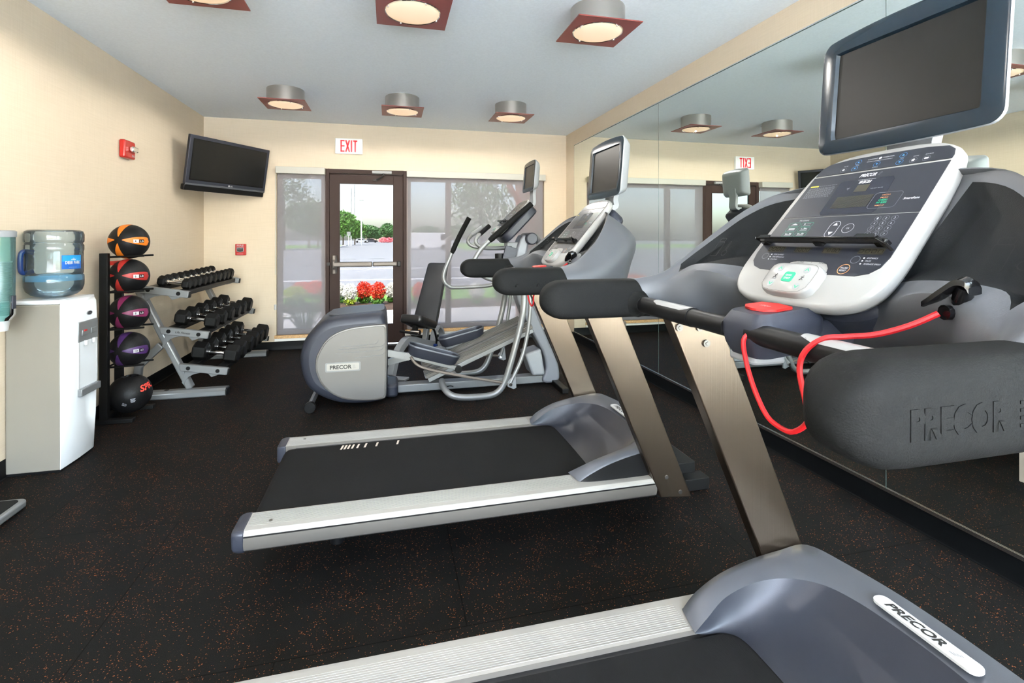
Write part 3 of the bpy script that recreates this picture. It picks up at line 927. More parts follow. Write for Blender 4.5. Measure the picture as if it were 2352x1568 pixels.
def car(px, dist, m, lab, sc=1.0, van=False):
    x, y = at(px, dist)
    c = thing('parked_' + ('van' if van else 'car'), lab, 'van' if van else 'car', (x, y, GZ - .02), .2)
    if van: prof = [(-2.6, .3), (2.6, .3), (2.6, 1.0), (2.2, 1.15), (1.8, 2.1), (-2.6, 2.1)]
    else: prof = [(-2.2, .3), (2.2, .3), (2.2, .75), (1.3, .9), (.6, 1.38), (-.9, 1.4), (-1.7, .95), (-2.2, .9)]
    T = frame((0, -.85, 0), (1, 0, 0), (0, 0, 1)); T2 = frame((0, .85, 0), (1, 0, 0), (0, 0, 1))
    MB().prism(prof, -1.7, 0, T).build('body', M[m], c, bevel=.05)
    w = [(-1.4, .95), (1.0, .95), (.5, 1.3), (-.9, 1.32)] if not van else [(1.0, 1.2), (2.0, 1.2), (1.7, 1.95), (1.0, 1.95)]
    MB().prism(w, .0, .01, T).build('side_glass', M['glass_dk'], c, smooth=0)
    for wx in (-1.35, 1.35):
        MB().cyl((wx, -.80, .33), .33, -.1, .1, ax='y', n=16).build('wheel', M['black'], c)
car(829, 168, 'car_s', 'silver parked car left in the door glass'); car(852, 172, 'car_d', 'dark parked car right of the light pole')
car(990, 62, 'van', 'white van seen through the wide shade left of the mullion', van=True)
x, y = at(866, 230)
bd = thing('far_building', 'brown far building above the trees in the door glass', 'building', (x, y, GZ))
MB().box(-5, 5, -4, 4, 0, 4.6).build('wall', M['bld'], bd); MB().prism([(-6, 4.6), (6, 4.6), (4, 6.6), (-4, 6.6)], -5, 5, frame((0, 0, 0), (1, 0, 0), (0, 0, 1))).build('roof', M['roof'], bd)
for k, (px, dist) in enumerate(((882, 165), (894, 168))):
    x, y = at(px, dist)
    o = MB(); crown(o, (0, 0, .9), 1.8, 1.2, .9, 500, .18, 0, 60 + k)
    tag(o.build('pink_shrub', M['fl_pink'], smooth=0, loc=(x, y, GZ)), 'pink blooming shrub across the road, %s of two' % ('left', 'right')[k], 'shrub', 'pink shrubs across the road')
# brick pier and red downspout outside the right end of the wide window
tag(MB().box(1.93, 2.9, 7.05, 7.6, GZ, 3.0).build('brick_pier', M['brick'], smooth=0), 'red brick pier outside the right end of the wide window', 'brick pier')
tag(MB().tube(cr([(1.70, 7.15, 2.9), (1.70, 7.12, 2.25), (1.74, 7.1, 2.05), (1.84, 7.08, 1.90), (1.86, 7.06, 1.7), (1.86, 7.06, .1), (1.86, 6.95, 0)], 5), .045, 10).build('downspout', M['spout']), 'copper red downspout bending down beside the brick pier', 'downspout')

# ================================================================== CONSOLE UNIT (shared by treadmills and elliptical)
def console_unit(root, CA, CT, SA, ST, ss, rack_black=True, model='932i', treadmill=True):
    """CA/SA: (u,z) of the console / screen plane origin, CT/ST: its up direction in (u,z)"""
    n = math.hypot(*CT); CT = (CT[0] / n, CT[1] / n)
    n = math.hypot(*ST); ST = (ST[0] / n, ST[1] / n)
    T = frame((CA[0], 0, CA[1]), (0, -1, 0), (CT[0], 0, CT[1]))       # x right, y up, z towards the runner
    half = [(0, .2160), (.06, .2150), (.108, .2085), (.140, .196), (.161, .178), (.173, .150), (.180, .11), (.1845, .06), (.187, 0),
            (.190, -.06), (.192, -.11), (.190, -.155), (.181, -.188), (.161, -.214), (.130, -.229), (.088, -.236), (0, -.238)]
    R_ = cr([(x, y, 0) for x, y in half], 4)
    outl = [(p.x, p.y) for p in R_] + [(-p.x, p.y) for p in reversed(R_[1:-1])]
    outl = outl[::-1]
    def scl(poly, k, dx=0): return [(p[0] * k, (p[1] + .011) * k - .011) for p in poly]
    fr = MB()
    rows = []
    for k, z in ((.90, -.038), (.965, -.034), (1.0, -.022), (1.0, -.010), (.988, -.003), (.962, 0.0)):
        rows.append([(x, y, z) for x, y in scl(outl, k)])
    fr.grid(rows, 0, T, close=True); fr.cap(rows[-1], 0, T); fr.cap(rows[0], 0, T, True)
    f = fr.build('console_frame', M['frame_white'], root, smooth=50)
    back = MB()
    back.prism(scl(outl, .93), -.13, -.05, T)
    back.build('console_back', M['slate_dk'], root, bevel=.015)
    # slate overlay in two fields with white gaps
    top = [(-.149, .149), (-.158, .160), (-.153, .176), (-.137, .188), (-.09, .1945), (0, .196), (.09, .1945), (.137, .188), (.153, .176), (.158, .160), (.149, .149)]
    top = [(-.1585, .149), (-.1585, .160), (-.153, .176), (-.137, .188), (-.09, .1945), (0, .196), (.09, .1945), (.137, .188), (.153, .176), (.1585, .160), (.1585, .149)]
    mid = [(-.1665, .009), (-.1595, .1435), (.1595, .1435), (.1665, .009)]
    low = [(.1667, .0065), (-.1667, .0065), (-.1695, -.065), (-.1705, -.105), (-.165, -.130), (-.150, -.146), (-.125, -.154), (-.062, -.1555),
           (-.058, -.140), (-.048, -.129), (-.034, -.124), (.034, -.124), (.048, -.129), (.058, -.140), (.062, -.1555),
           (.125, -.154), (.150, -.146), (.165, -.130), (.1705, -.105), (.1695, -.065)]
    pm = MB()
    for poly in (top[::-1], mid[::-1], low[::-1]): pm.prism(poly, -.001, .0012, T)
    p = pm.build('control_panel', M['panel'], root, smooth=0)
    z = .0018
    k = MB()      # markings: 0 white 1 grey 2 green 3 teal 4 blue 5 orange 6 yellow 7 navy window 8 olive led
    win = [(-.060, .119), (.060, .118), (.0665, .110), (.0745, .020), (.068, .0125), (-.058, .0125), (-.0645, .020), (-.0665, .112)]
    k.prism(win[::-1], .0012, .0015, T, 7)
    def rect(x0, x1, y0, y1, mi, zz=z, sk=0): k.add([(x0, y0, zz), (x1, y0, zz), (x1 + sk, y1, zz), (x0 + sk, y1, zz)], [(0, 1, 2, 3)], mi, T)
    rect(-.013, .018, .079, .100, 8); rect(-.045, .045, .0315, .0665, 8)
    for r_ in range(9): rect(-.044, .044, .0335 + r_ * .0036, .0341 + r_ * .0036, 7, z + .0002)
    for c_ in range(24): rect(-.0438 + c_ * .0038, -.0432 + c_ * .0038, .032, .066, 7, z + .0002)
    k.txt('PRECOR', -.0245, .1255, .042, .0105, z, T, 0, shear=.25, bold=.03)
    for q in range(3): rect(.0195 + q * .0018, .0235 + q * .0018, .128 + q * .003, .1293 + q * .003, 1)
    k.txt('www.precor.com', -.0215, .1145, .043, .0030, z, T, 0, shear=.2)
    k.txt(model, -.0165, .1045, .032, .0085, z, T, 0, shear=.25, bold=.04)
    k.txt('HEART RATE', .026, .0838, .028, .0030, z, T, 1)
    k.outline([(-.036, .094), (-.0325, .088), (-.029, .094), (-.0325, .0925)][::-1], .0006, z, T, 0)
    k.outline(rrect(.0485, .109, .024, .0695, .008), .0007, z, T, 1)
    k.txt('SmartRate', .117, .0440, .033, .0055, z, T, 0, shear=.2, bold=.02)
    for q, (w_, c) in enumerate((('HIGH', 5), ('PEAK', 5), ('CARDIO', 3), ('FAT BURN', 3), ('WARM UP', 5))):
        k.txt(w_, .068 - len(w_) * .0005, .060 - q * .0075, .012 + len(w_) * .0012, .0035 if c == 5 else .0048, z, T, c, bold=.03 if c == 3 else 0)
    # warning paragraph
    rect(-.150, -.126, .1095, .1140, 6)
    rnd = random.Random(4)
    for r_ in range(11):
        y = .1075 - r_ * .0034; x = -.150 + (0 if r_ else .026)
        y = y if r_ else .1108
        while x < -.076:
            w_ = rnd.uniform(.003, .009); rect(x, min(x + w_, -.073), y, y + .0013, 1); x += w_ + .0016
    # programs
    k.txt('PROGRAMS', -.107, -.0048, .028, .0036, z, T, 0, shear=.2)
    for r_, y in enumerate((-.0155, -.031, -.047)):
        for c_, x in enumerate((-.1135, -.0765)):
            k.outline(rrect(x - .0165, x + .0165, y - .0064, y + .0064, .0035, 3), .0008, z, T, 2)
            rect(x - .010, x + .010, y - .0040, y - .0022, 1)
            if r_ == 0 and c_ == 0: k.add([(x - .009, y, z), (x + .009, y, z), (x, y + .0042, z)], [(0, 1, 2)], 0, T)
            elif r_ == 0: k.add([(x - .010, y + .003, z), (x - .004, y + .003, z), (x - .007, y - .002, z)], [(0, 2, 1)], 0, T); rect(x - .001, x + .010, y + .001, y + .003, 1)
            elif c_ == 0 and r_ == 1: rect(x - .009, x + .009, y, y + .004, 0)
            else:
                for q in range(5): rect(x - .009 + q * .0038, x - .0065 + q * .0038, y, y + .0018 + .0012 * ((q * 3 + r_) % 4), 0)
    k.outline(rrect(-.0105, .0150, -.0555, -.0085, .0122, 6), .0011, z, T, 0)
    k.add([(-.0035, -.0215, z), (.0085, -.0215, z), (.0025, -.0125, z)], [(0, 1, 2)], 0, T)
    k.add([(-.0035, -.0400, z), (.0025, -.0490, z), (.0085, -.0400, z)], [(0, 1, 2)], 0, T)
    k.outline(circ(.039, -.0302, .0132, 26), .0009, z, T, 0); k.txt('OK', .035, -.0322, .008, .004, z, T, 0)
    lab = ['1', '2', '3', '4', '5', '6', '7', '8', '9', '<', '0', '>']
    for q in range(12):
        x = .0920 + (q % 3) * .0176; y = -.0052 - (q // 3) * .0138
        k.outline(circ(x, y, .0066, 20), .0006, z, T, 1); k.txt(lab[q], x - .0016, y - .0027, .0032, .0054, z, T, 0)
    for a, b, y0, y1 in ((-.140, -.089, -.1015, -.084), (-.060, -.017, -.1005, -.085), (.0165, .0585, -.1005, -.085), (.100, .1525, -.0995, -.0845)):
        rect(a, b, y0, y1, 8)
        for q in range(4):
            xx = a + (b - a) * (q + .12) / 4; k.outline(rrect(xx, xx + (b - a) * .17, y0 + .003, y1 - .003, .001, 1), .0008, z + .0003, T, 7)
    k.outline(circ(-.1355, -.1149, .0090, 24), .0009, z, T, 1); k.outline(circ(.1055, -.1144, .0096, 24), .0009, z, T, 1)
    for sx, ws in ((-.1185, ('TIME ELAPSED', 'TIME REMAINING', 'CALORIES')), (.1213, ('DISTANCE', 'PACE', 'AVERAGE SPEED'))):
        for q, w_ in enumerate(ws):
            y = -.1092 - q * .0073
            k.prism(circ(sx, y, .0017, 10), z - .0003, z, T, 0); k.txt(w_, sx + .0065, y - .0016, .0026 * len(w_) + (.001 if sx > 0 else 0), .0034, z, T, 0, shear=.15)
    k.outline(circ(.0942, -.1394, .0128, 28), .0012, z, T, 5); k.txt('PAUSE/', .0860, -.1385, .0165, .0042, z, T, 0, bold=.02); k.txt('RESET', .0865, -.1450, .0150, .0042, z, T, 0, bold=.02)
    # entertainment row
    for x, y, c in ((-.086, .1601, 0), (-.0556, .1592, 4), (-.0568, .1800, 4), (-.0030, .1640, 4), (.0512, .1592, 4), (.0492, .1802, 4), (.0802, .1590, 0), (.1068, .1590, 0)):
        k.outline(circ(x, y, .0076, 20), .0006, z, T, 1 if c == 0 else 4)
        if c == 4: k.add([(x - .003, y - .002, z), (x + .003, y - .002, z), (x, y + .0034, z)] if y > .17 else [(x - .003, y + .0024, z), (x, y - .003, z), (x + .003, y + .0024, z)], [(0, 1, 2)], 4, T)
        elif x > .1: rect(x - .0042, x + .0042, y - .002, y + .0028, 0)
        elif x > 0: rect(x - .003, x + .003, y - .003, y + .001, 0); k.add([(x - .0045, y + .001, z), (x + .0045, y + .001, z), (x, y + .0045, z)], [(0, 1, 2)], 0, T)
        else: k.prism(circ(x, y, .0030, 12), z - .0003, z, T, 0)
    for w_, x, y in (('MUTE', -.0905, .1705), ('VOL', -.0585, .1690), ('POWER', -.0080, .1525), ('CH', .0485, .1690), ('HOME', .0755, .1695), ('SOURCE', .1000, .1700)):
        k.txt(w_, x, y, .0022 * len(w_) + .002, .0026, z, T, 0)
    k.txt('CARDIO', -.0345, .1818, .024, .0034, z, T, 0); k.prism(circ(-.0045, .1835, .0034, 14), z - .0003, z, T, 0); k.txt('THEATER', .0010, .1818, .027, .0034, z, T, 0)
    k.txt('ENTERTAINMENT CONTROLS', -.0330, .1745, .060, .0026, z, T, 0)
    k.txt('inCLINE', -.0375, -.1285, .0255, .0042, .0008, T, 9); k.txt('SPEED', .0275, -.1285, .0215, .0042, .0008, T, 9); rect(.0078, .0084, -.1292, -.1232, 9, .0008)
    k.build('printed_markings', [M['mark'], M['mark_dim'], M['mark_green'], M['mark_teal'], M['mark_blue'], M['mark_orange'], M['mark_yellow'], M['panel2'], M['led'], M['mark_black']], p, smooth=0)
    # raised motion control pad
    hp = [(-.030, -.224), (-.052, -.220), (-.064, -.208), (-.0668, -.19), (-.0668, -.165), (-.064, -.153), (-.055, -.147), (-.04, -.1445)]
    padp = hp[::-1] + [(-a, b) for a, b in hp]
    padp = [(x, y) for x, y in padp]
    cpad = lambda kk, dz: [(x * kk, (y + .185) * kk - .185, dz) for x, y in padp]
    pd = MB()
    rows = [cpad(1.0, -.02), cpad(1.0, .014), cpad(.985, .0185), cpad(.95, .020)]
    pd.grid(rows, 0, T, close=True, flip=True); pd.cap(rows[-1], 0, T, True)
    pad = pd.build('motion_control_pad', M['frame_white'], root, smooth=50)
    g = MB(); zz = .0206
    g.outline([(x * .93, (y + .185) * .93 - .185) for x, y in padp][::-1], .0006, zz, T, 1)
    for x, y, up in ((-.0163, -.162, 1), (.0506, -.162, 1), (-.0182, -.204, 0), (.0472, -.206, 0)):
        x = {-.0163: -.036, .0506: .036, -.0182: -.036, .0472: .036}[x]
        g.prism(circ(x, y, .0085, 20), .0200, .0204, T, 2)
        sgn = 1 if up else -1
        g.add([(x - .006, y - .003 * sgn, zz), (x - .0035, y - .003 * sgn, zz), (x, y + .0018 * sgn, zz), (x, y + .0050 * sgn, zz), (x + .0035, y - .003 * sgn, zz), (x + .006, y - .003 * sgn, zz)],
              [(0, 1, 2, 3) if up else (0, 3, 2, 1), (3, 2, 4, 5) if up else (3, 5, 4, 2)], 0, T)
    for sx in (-.036, .036):    # little runner pictograms
        g.tube([T @ Vector((sx - .004, -.1895, zz)), T @ Vector((sx, -.185, zz)), T @ Vector((sx + .001, -.180, zz))], .0006, 4, 1)
        g.tube([T @ Vector((sx, -.185, zz)), T @ Vector((sx + .004, -.188, zz))], .0006, 4, 1)
        g.tube([T @ Vector((sx - .003, -.181, zz)), T @ Vector((sx + .004, -.1815, zz))], .0005, 4, 1)
        g.prism(circ(sx + .0018, -.1780, .0012, 8), .0205, zz, T, 1)
        if sx < 0: g.add([(sx - .009, -.1925, zz), (sx + .006, -.1925, zz), (sx + .006, -.189, zz)], [(0, 1, 2)], 3, T)
    g.build('pad_markings', [M['mark_teal'], M['mark_black'], M['grey_lt'], M['mark_dim']], pad, smooth=0)
    qk = MB(); qk.prism(rrect(-.0135, .0135, -.1965, -.1705, .005), .0200, .0215, T, 0)
    qk.txt('QUICK', -.0085, -.1825, .017, .0050, .0218, T, 1, bold=.03); qk.txt('START', -.0085, -.1905, .017, .0050, .0218, T, 1, bold=.03)
    qk.build('quick_start_button', [M['mark_teal'], M['white']], pad, smooth=0)
    # magazine rack
    rk = MB()
    prof = [(-.073, .0), (-.058, .004), (-.058, .034), (-.049, .045), (-.0465, .044), (-.054, .030), (-.054, .0)]
    Tx = T
    def bar_at(x0, x1, pf): 
        rows = [[(x, a, b) for a, b in pf] for x in (x0, x1)]
        rk.grid(rows, 0, Tx, close=True); rk.cap(rows[0], 0, Tx); rk.cap(rows[1], 0, Tx, True)
    shelf = [(-.0775, .006), (-.0845, .030), (-.0815, .033), (-.0785, .031), (-.0735, .006)]
    bar_at(-.166, .150, shelf)
    for x in (-.156, .000, .143):
        rk.prism([(x - .012, -.081), (x + .010, -.081), (x + .013, -.070), (x - .013, -.070)], .0, .016, Tx)
    for a, b in ((-.160, -.120), (.100, .146)):
        rk.prism([(a, -.083), (b, -.083), (b - .004, -.0725), (a + .004, -.0725)], .030, .0325, Tx)
    rk.prism([(.148, -.085), (.156, -.085), (.182, -.098), (.176, -.100)], .012, .034, Tx)
    rk.build('magazine_rack', M['black_gl'], root, bevel=.003)
    # screen
    SC = frame((SA[0], 0, SA[1]), (0, -1, 0), (ST[0], 0, ST[1])) @ Matrix.Diagonal((ss, ss, ss, 1))
    def arc_top(x0, x1, y0, y1, r, bow):
        pts = rrect(x0, x1, y0, y1, r, 6); out = []
        for (x, y) in pts:
            f_ = 1 - ((x - (x0 + x1) / 2) / ((x1 - x0) / 2)) ** 2
            out.append((x, y + (bow * f_ if y > (y0 + y1) / 2 else -bow * .4 * f_)))
        return out
    def dens(poly, m_=3):
        o = []
        for i, a in enumerate(poly):
            b = poly[(i + 1) % len(poly)]
            L_ = math.hypot(b[0] - a[0], b[1] - a[1])
            kk = max(1, int(L_ / .03))
            for q in range(kk): o.append((a[0] + (b[0] - a[0]) * q / kk, a[1] + (b[1] - a[1]) * q / kk))
        return o
    base = dens(rrect(-.211, .211, -.026, .268, .028, 6))
    out = [(x, y + (.014 * (1 - (x / .211) ** 2) if y > .12 else -.006 * (1 - (x / .211) ** 2))) for x, y in base]
    cs = lambda kk, zz_: [(x * kk, (y - .121) * kk + .121, zz_) for x, y in out]
    sh = MB()
    rows = [cs(.55, -.072), cs(.70, -.068), cs(.84, -.052), cs(.935, -.028), cs(.988, -.010), cs(1.0, -.006), cs(1.0, -.002), cs(.992, 0)]
    sh.grid(rows, 0, SC, close=True); sh.cap(rows[0], 0, SC, True)
    inner = dens(rrect(-.170, .170, .008, .236, .004, 3))
    # bezel face: band from outline to the display opening
    def ang(poly, n_=96):
        o = []; cx, cy = 0, .121
        for q in range(n_):
            a = 2 * pi * q / n_; dx, dy = cos(a), sin(a); best = None
            for i in range(len(poly)):
                (x1, y1), (x2, y2) = poly[i], poly[(i + 1) % len(poly)]
                ex, ey = x2 - x1, y2 - y1; den = dx * ey - dy * ex
                if abs(den) < 1e-12: continue
                t_ = ((x1 - cx) * ey - (y1 - cy) * ex) / den; u_ = ((x1 - cx) * dy - (y1 - cy) * dx) / den
                if t_ > 0 and -1e-9 <= u_ <= 1 + 1e-9: best = t_ if best is None else max(best, t_)
            o.append((cx + dx * best, cy + dy * best))
        return o
    po = ang([(x * .992, (y - .121) * .992 + .121) for x, y in out]); pi_ = ang(inner); pi2 = ang([(x * .975, (y - .121) * .965 + .121) for x, y in inner])
    scr_ = sh.build('screen_housing', M['grey_lt'], root, smooth=40)
    bz = MB()
    bz.grid([[(x, y, .0002) for x, y in po], [(x, y, .0022) for x, y in ang([(x * .97, (y - .121) * .96 + .121) for x, y in out])], [(x, y, .0022) for x, y in pi_], [(x, y, -.006) for x, y in pi2]], 0, SC, close=True, flip=False)
    bz.build('bezel', M['bezel'], scr_, smooth=30)
    MB().box(-.1665, .1665, .0115, .2325, -.0075, -.0060, 0, SC).build('display', M['screen'], scr_, smooth=0)
    vt = MB()
    for q in range(14): vt.box(-.10 + q * .0154 - .003, -.10 + q * .0154 + .003, .200, .212, -.0700, -.0640, 0, SC)
    vt.build('vent_slots', M['mark_dim'], scr_, smooth=0)
    # bracket arm behind
    bt = MB()
    p0 = T @ Vector((0, .19, -.05)); p1 = T @ Vector((0, .235, -.075)); p2 = SC @ Vector((0, -.03, -.055)); p3 = SC @ Vector((0, .06, -.070))
    path = cr([p0, p1, p2, p3], 5)
    rows = []
    for q, pp in enumerate(path):
        w_ = .062 - .012 * sin(pi * q / (len(path) - 1)); tt = (path[min(q + 1, len(path) - 1)] - path[max(q - 1, 0)]).normalized(); nn = Vector((-tt.z, 0, tt.x)) * .014
        yv = Vector((0, 1, 0)) * w_
        rows.append([pp + yv + nn, pp - yv + nn, pp - yv - nn, pp + yv - nn])
    bt.grid(rows, close=True); bt.cap(rows[0], flip=True); bt.cap(rows[-1])
    bt.build('screen_bracket', M['grey_lt'], root, bevel=.006)
    return T, SC

# ================================================================== TREADMILL
def superell(cx, cz, a, b, n=28, e=2.6):
    o = []
    for k in range(n):
        t = 2 * pi * k / n; c, s_ = cos(t), sin(t)
        o.append((cx + a * abs(c) ** (2 / e) * (1 if c >= 0 else -1), cz + b * abs(s_) ** (2 / e) * (1 if s_ >= 0 else -1)))
    return o

def make_treadmill():
    r = thing('treadmill', '', 'treadmill', group='treadmills facing the mirror')
    # side rails
    for sgn in (1, -1):
        prof = [(.322, .250), (.432, .2515), (.446, .249), (.4545, .241), (.4560, .232), (.4545, .230), (.4545, .228), (.4565, .226), (.4570, .200), (.450, .178), (.436, .167), (.40, .163), (.33, .163), (.322, .18)]
        m_ = MB()
        rows = [[(u, sgn * v, z) for v, z in prof] for u in (-.522, 1.17)]
        mi = lambda i, j: 0 if j <= 3 else (1 if 7 <= j else 2)
        m_.grid(rows, mi, close=True, flip=sgn > 0); m_.cap(rows[0], 1, flip=sgn < 0); m_.cap(rows[1], 1, flip=sgn > 0)
        rail = m_.build('side_rail', [M['rail'], M['rail_side'], M['black']], r, smooth=30)
        rb = MB()
        for q in range(13):
            v = .333 + q * .0072; rb.box(-.515, .80, sgn * v - .0012 if 0 else min(sgn * (v - .0012), sgn * (v + .0012)), max(sgn * (v - .0012), sgn * (v + .0012)), .2505, .2522)
        rb.build('tread_ribs', M['rail'], rail, smooth=0)
        MB().cyl((-.44, sgn * .40, .251), .007, 0, .0025, n=12).build('screw', M['bolt'], rail)
        c = MB(); rows = []
        for u, k, dz in ((-.521, 1.01, 0), (-.545, 1.0, 0), (-.560, .93, .004), (-.566, .80, .010)):
            rows.append([(u, sgn * (.39 + (v - .39) * k), .208 + (z - .208) * k) for v, z in [(.318, .252), (.432, .2535), (.450, .250), (.458, .240), (.459, .215), (.452, .178), (.438, .163), (.33, .160), (.318, .17)]])
        c.grid(rows, 0, close=True, flip=sgn < 0); c.cap(rows[-1], 0, flip=sgn < 0); c.cap(rows[0], 0, flip=sgn > 0)
        c.build('end_cap', M['slate_dk'], r, bevel=.006)
    # belt
    b = MB()
    path = [(-.50, .150)] + [(-.50 - .038 * sin(a), .196 - .040 * cos(a)) for a in [k * pi / 8 for k in range(1, 8)]] + [(-.50, .238)]
    path = [(.90, .156), (-.49, .156)] + [(-.49 - .041 * sin(k * pi / 8), .197 - .041 * cos(k * pi / 8)) for k in range(1, 8)] + [(-.49, .238), (1.0, .238), (1.0, .156)]
    b.grid([[(u, v, z) for u, z in path] for v in (-.306, .306)], 0, close=True); b.cap([(u, -.306, z) for u, z in path]); b.cap([(u, .306, z) for u, z in path], flip=True)
    bl = b.build('running_belt', M['belt'], r, smooth=40)
    k = MB()
    for u in (-.238, -.221, -.204, -.184, -.158, -.120, -.062, .046):
        k.add([(u - .009, .243, .2386), (u + .001, .243, .2386), (u + .009, .295, .2386), (u - .001, .295, .2386)], [(0, 1, 2, 3)])
    k.build('belt_stripes', M['beltmark'], bl, smooth=0)
    g = MB(); g.box(-.47, 1.24, -.322, .322, .12, .150); g.box(-.47, 1.0, .3065, .3215, .15, .236); g.box(-.47, 1.0, -.3215, -.3065, .15, .236)
    g.build('deck_frame', M['belt_edge'], r, smooth=0)
    for sgn in (1, -1):
        MB().cyl((-.22, sgn * .16, 0), .030, 0, .12, r2=.024).build('rear_foot', M['black'], r)
    lf_ = MB()
    lf_.box(1.10, 1.575, -.145, .145, .092, .152)
    lf_.build('lift_motor_housing', M['black_steel'], r, bevel=.006)
    for sgn in (1, -1):
        lf_ = MB(); lf_.box(1.05, 1.645, sgn * .125 - .042, sgn * .125 + .042, .008, .070); lf_.cyl((1.35, sgn * .125, .026), .026, -.048, .048, ax='y')
        lf_.build('lift_leg', M['black_steel'], r, bevel=.004)
    # hood
    O_ = [(.815, .392, .2535), (.865, .402, .288), (.95, .408, .325), (1.05, .408, .350), (1.16, .405, .366), (1.262, .400, .371), (1.295, .28, .376), (1.316, .14, .378), (1.32, 0, .379)]
    I_ = [(.800, .307, .2535), (.845, .318, .276), (.92, .335, .312), (1.02, .334, .338), (1.11, .310, .350), (1.175, .255, .357), (1.205, .175, .360), (1.217, .08, .361), (1.220, 0, .362)]
    R2 = [(.806, .350, .2560), (.852, .366, .292), (.935, .378, .330), (1.035, .378, .354), (1.13, .372, .368), (1.215, .345, .374), (1.25, .24, .378), (1.268, .12, .380), (1.272, 0, .381)]
    def full(P_): 
        a = cr(P_, 5); return a + [Vector((p.x, -p.y, p.z)) for p in reversed(a[:-1])]
    O, I, R2 = full(O_), full(I_), full(R2)
    W = [Vector((p.x + .004, p.y * 1.012, p.z - (.006 if i not in (0, len(O) - 1) else 0))) for i, p in enumerate(O)]
    n = len(O)
    hb = MB(); hb.grid([I, R2, O, W], 0)
    hood = hb.build('motor_hood', M['hood'], r, smooth=45)
    ins = MB()
    B_ = [(.800, .306, .2525), (.83, .305, .2455), (.88, .302, .2425), (.912, .285, .2415), (.925, .25, .241), (.928, .19, .241), (.929, .12, .241), (.930, .06, .241), (.930, 0, .241)]
    B = full(B_)
    rows = []
    for q in range(9):
        t = q / 8; rows.append([B[i].lerp(I[i], t) - Vector((0, 0, (I[i].z - B[i].z) * .75 * t * (1 - t) * 1.6)) for i in range(n)])
    ins.grid(rows, 0)
    ins.build('hood_insert', M['hood_dk'], hood, smooth=60)
    sd_ = MB()
    Wb = [Vector((p.x + .01, min(max(p.y * 1.02, -.415), .415), .2475)) for p in O]
    sd_.grid([W, [a.lerp(b_, .5) + Vector((.004, 0, 0)) for a, b_ in zip(W, Wb)], Wb, [Vector((p.x, p.y * .98, .15)) for p in Wb]], 0)
    sd_.build('hood_side', M['black'], hood, smooth=40)
    # white badge on the hood front
    bd_ = MB()
    T = frame((1.244, .036, .3835), (0, -1, 0), (1, 0, .02))
    bd_.prism(rrect(-.122, .122, -.021, .021, .018, 5), -.006, .0005, T, 0)
    bd_.txt('PRECOR', -.092, -.011, .145, .024, .0012, T, 1, shear=.25, bold=.035)
    for q in range(4): bd_.add([(.060 + q * .005, -.008 + q * .004, .0012), (.074 + q * .003, -.008 + q * .004, .0012), (.075 + q * .003, -.0065 + q * .004, .0012), (.061 + q * .005, -.0065 + q * .004, .0012)], [(0, 1, 2, 3)], 2, T)
    bd_.build('hood_badge', [M['white'], M['mark_black'], M['mark_dim']], hood, smooth=0)
    # uprights
    for sgn in (1, -1):
        m_ = MB(); y0_, y1_ = sgn * .412, sgn * .458
        ur = lambda z: 1.104 - .43 * (z - .36)
        vs = []
        for z, wd in ((.150, .150), (1.16, .162)):
            pass
        poly = [(ur(.165), .165), (ur(.148) + .15, .148), (ur(1.17) + .165, 1.17), (ur(1.17), 1.17)]
        T = frame((0, 0, 0), (1, 0, 0), (0, 0, 1))      # local z = -Y
        m_.prism(poly, -max(y0_, y1_), -min(y0_, y1_), T)
        up = m_.build('upright_post', M['post'], r, bevel=.004)
        for (bu, bz_), rr in (((.817, 1.069), .011), ((.885, 1.066), .011), ((.908, 1.018), .011)):
            bb = MB().cyl((bu, 0, bz_), rr, *sorted((y0_ - sgn * .006, y0_)), ax='y', n=14); bb.cyl((bu, 0, bz_), rr * .45, *sorted((y0_ - sgn * .008, y0_ - sgn * .006)), ax='y', n=6); bb.build('bolt', M['bolt'], up)
        for (bu, bz_) in ((1.215, .255), (1.285, .180)):
            MB().cyl((bu, 0, bz_), .009, *sorted((y1_, y1_ + sgn * .0035)), ax='y', n=14).build('bolt', M['bolt'], up)
    # arm rests
    ARM = []
    for sgn in (1, -1):
        m_ = MB(); rows = []
        for du in (.0002, .002, .005, .010, .017, .026, .038, .052, .075, .12, .18, .24, .290):
            u = .410 + du
            ka = sqrt(max(0.0, 1 - (1 - min(1, du / .050)) ** 2)); kb = sqrt(max(0.0, 1 - (1 - min(1, du / .070)) ** 2))
            cz = 1.1535; a = .0445 * ka; b_ = .0565 * kb
            sh_ = .42 * max(0, (u - .45) / .25)
            rows.append([(u + sh_ * (1.205 - z), v, z) for v, z in superell(sgn * .4775, cz, a, b_, 36, 3.6)])
        m_.grid(rows, 0, close=True, flip=True); m_.cap(rows[0], 0); m_.cap(rows[-1], 0, flip=True)
        # recessed field and embossed name on the outer side
        T = frame((.560, sgn * .5219, 1.150), (1 if sgn < 0 else -1, 0, 0), (0, 0, 1))
        m_.txt('PRECOR', -.085 if sgn < 0 else -.050, -.016, .130, .032, .0008, T, 0, bold=.05, depth=.003)
        for q in range(4): m_.box((.060 if sgn < 0 else .086), (.078 if sgn < 0 else .104), -.014 + q * .008, -.0105 + q * .008, 0, .0008, 0, T)
        m_.build('arm_rest', M['rubber_arm'], r, smooth=50)
        # socket cone where the hand bar starts
        MB().lathe([(.040, .437), (.034, .430), (.027, .415), (.0245, .402), (.0001, .402)] if sgn > 0 else [(.0001, -.402), (.0245, -.402), (.027, -.415), (.034, -.430), (.040, -.437)], 20,
                   Matrix.Translation((.70, 0, 1.140)), ax='y').build('bar_socket', M['rubber_arm'], r)
        h_ = MB().cyl((.70, 0, 1.140), .0235, *sorted((sgn * .405, sgn * .165)), ax='y', n=20)
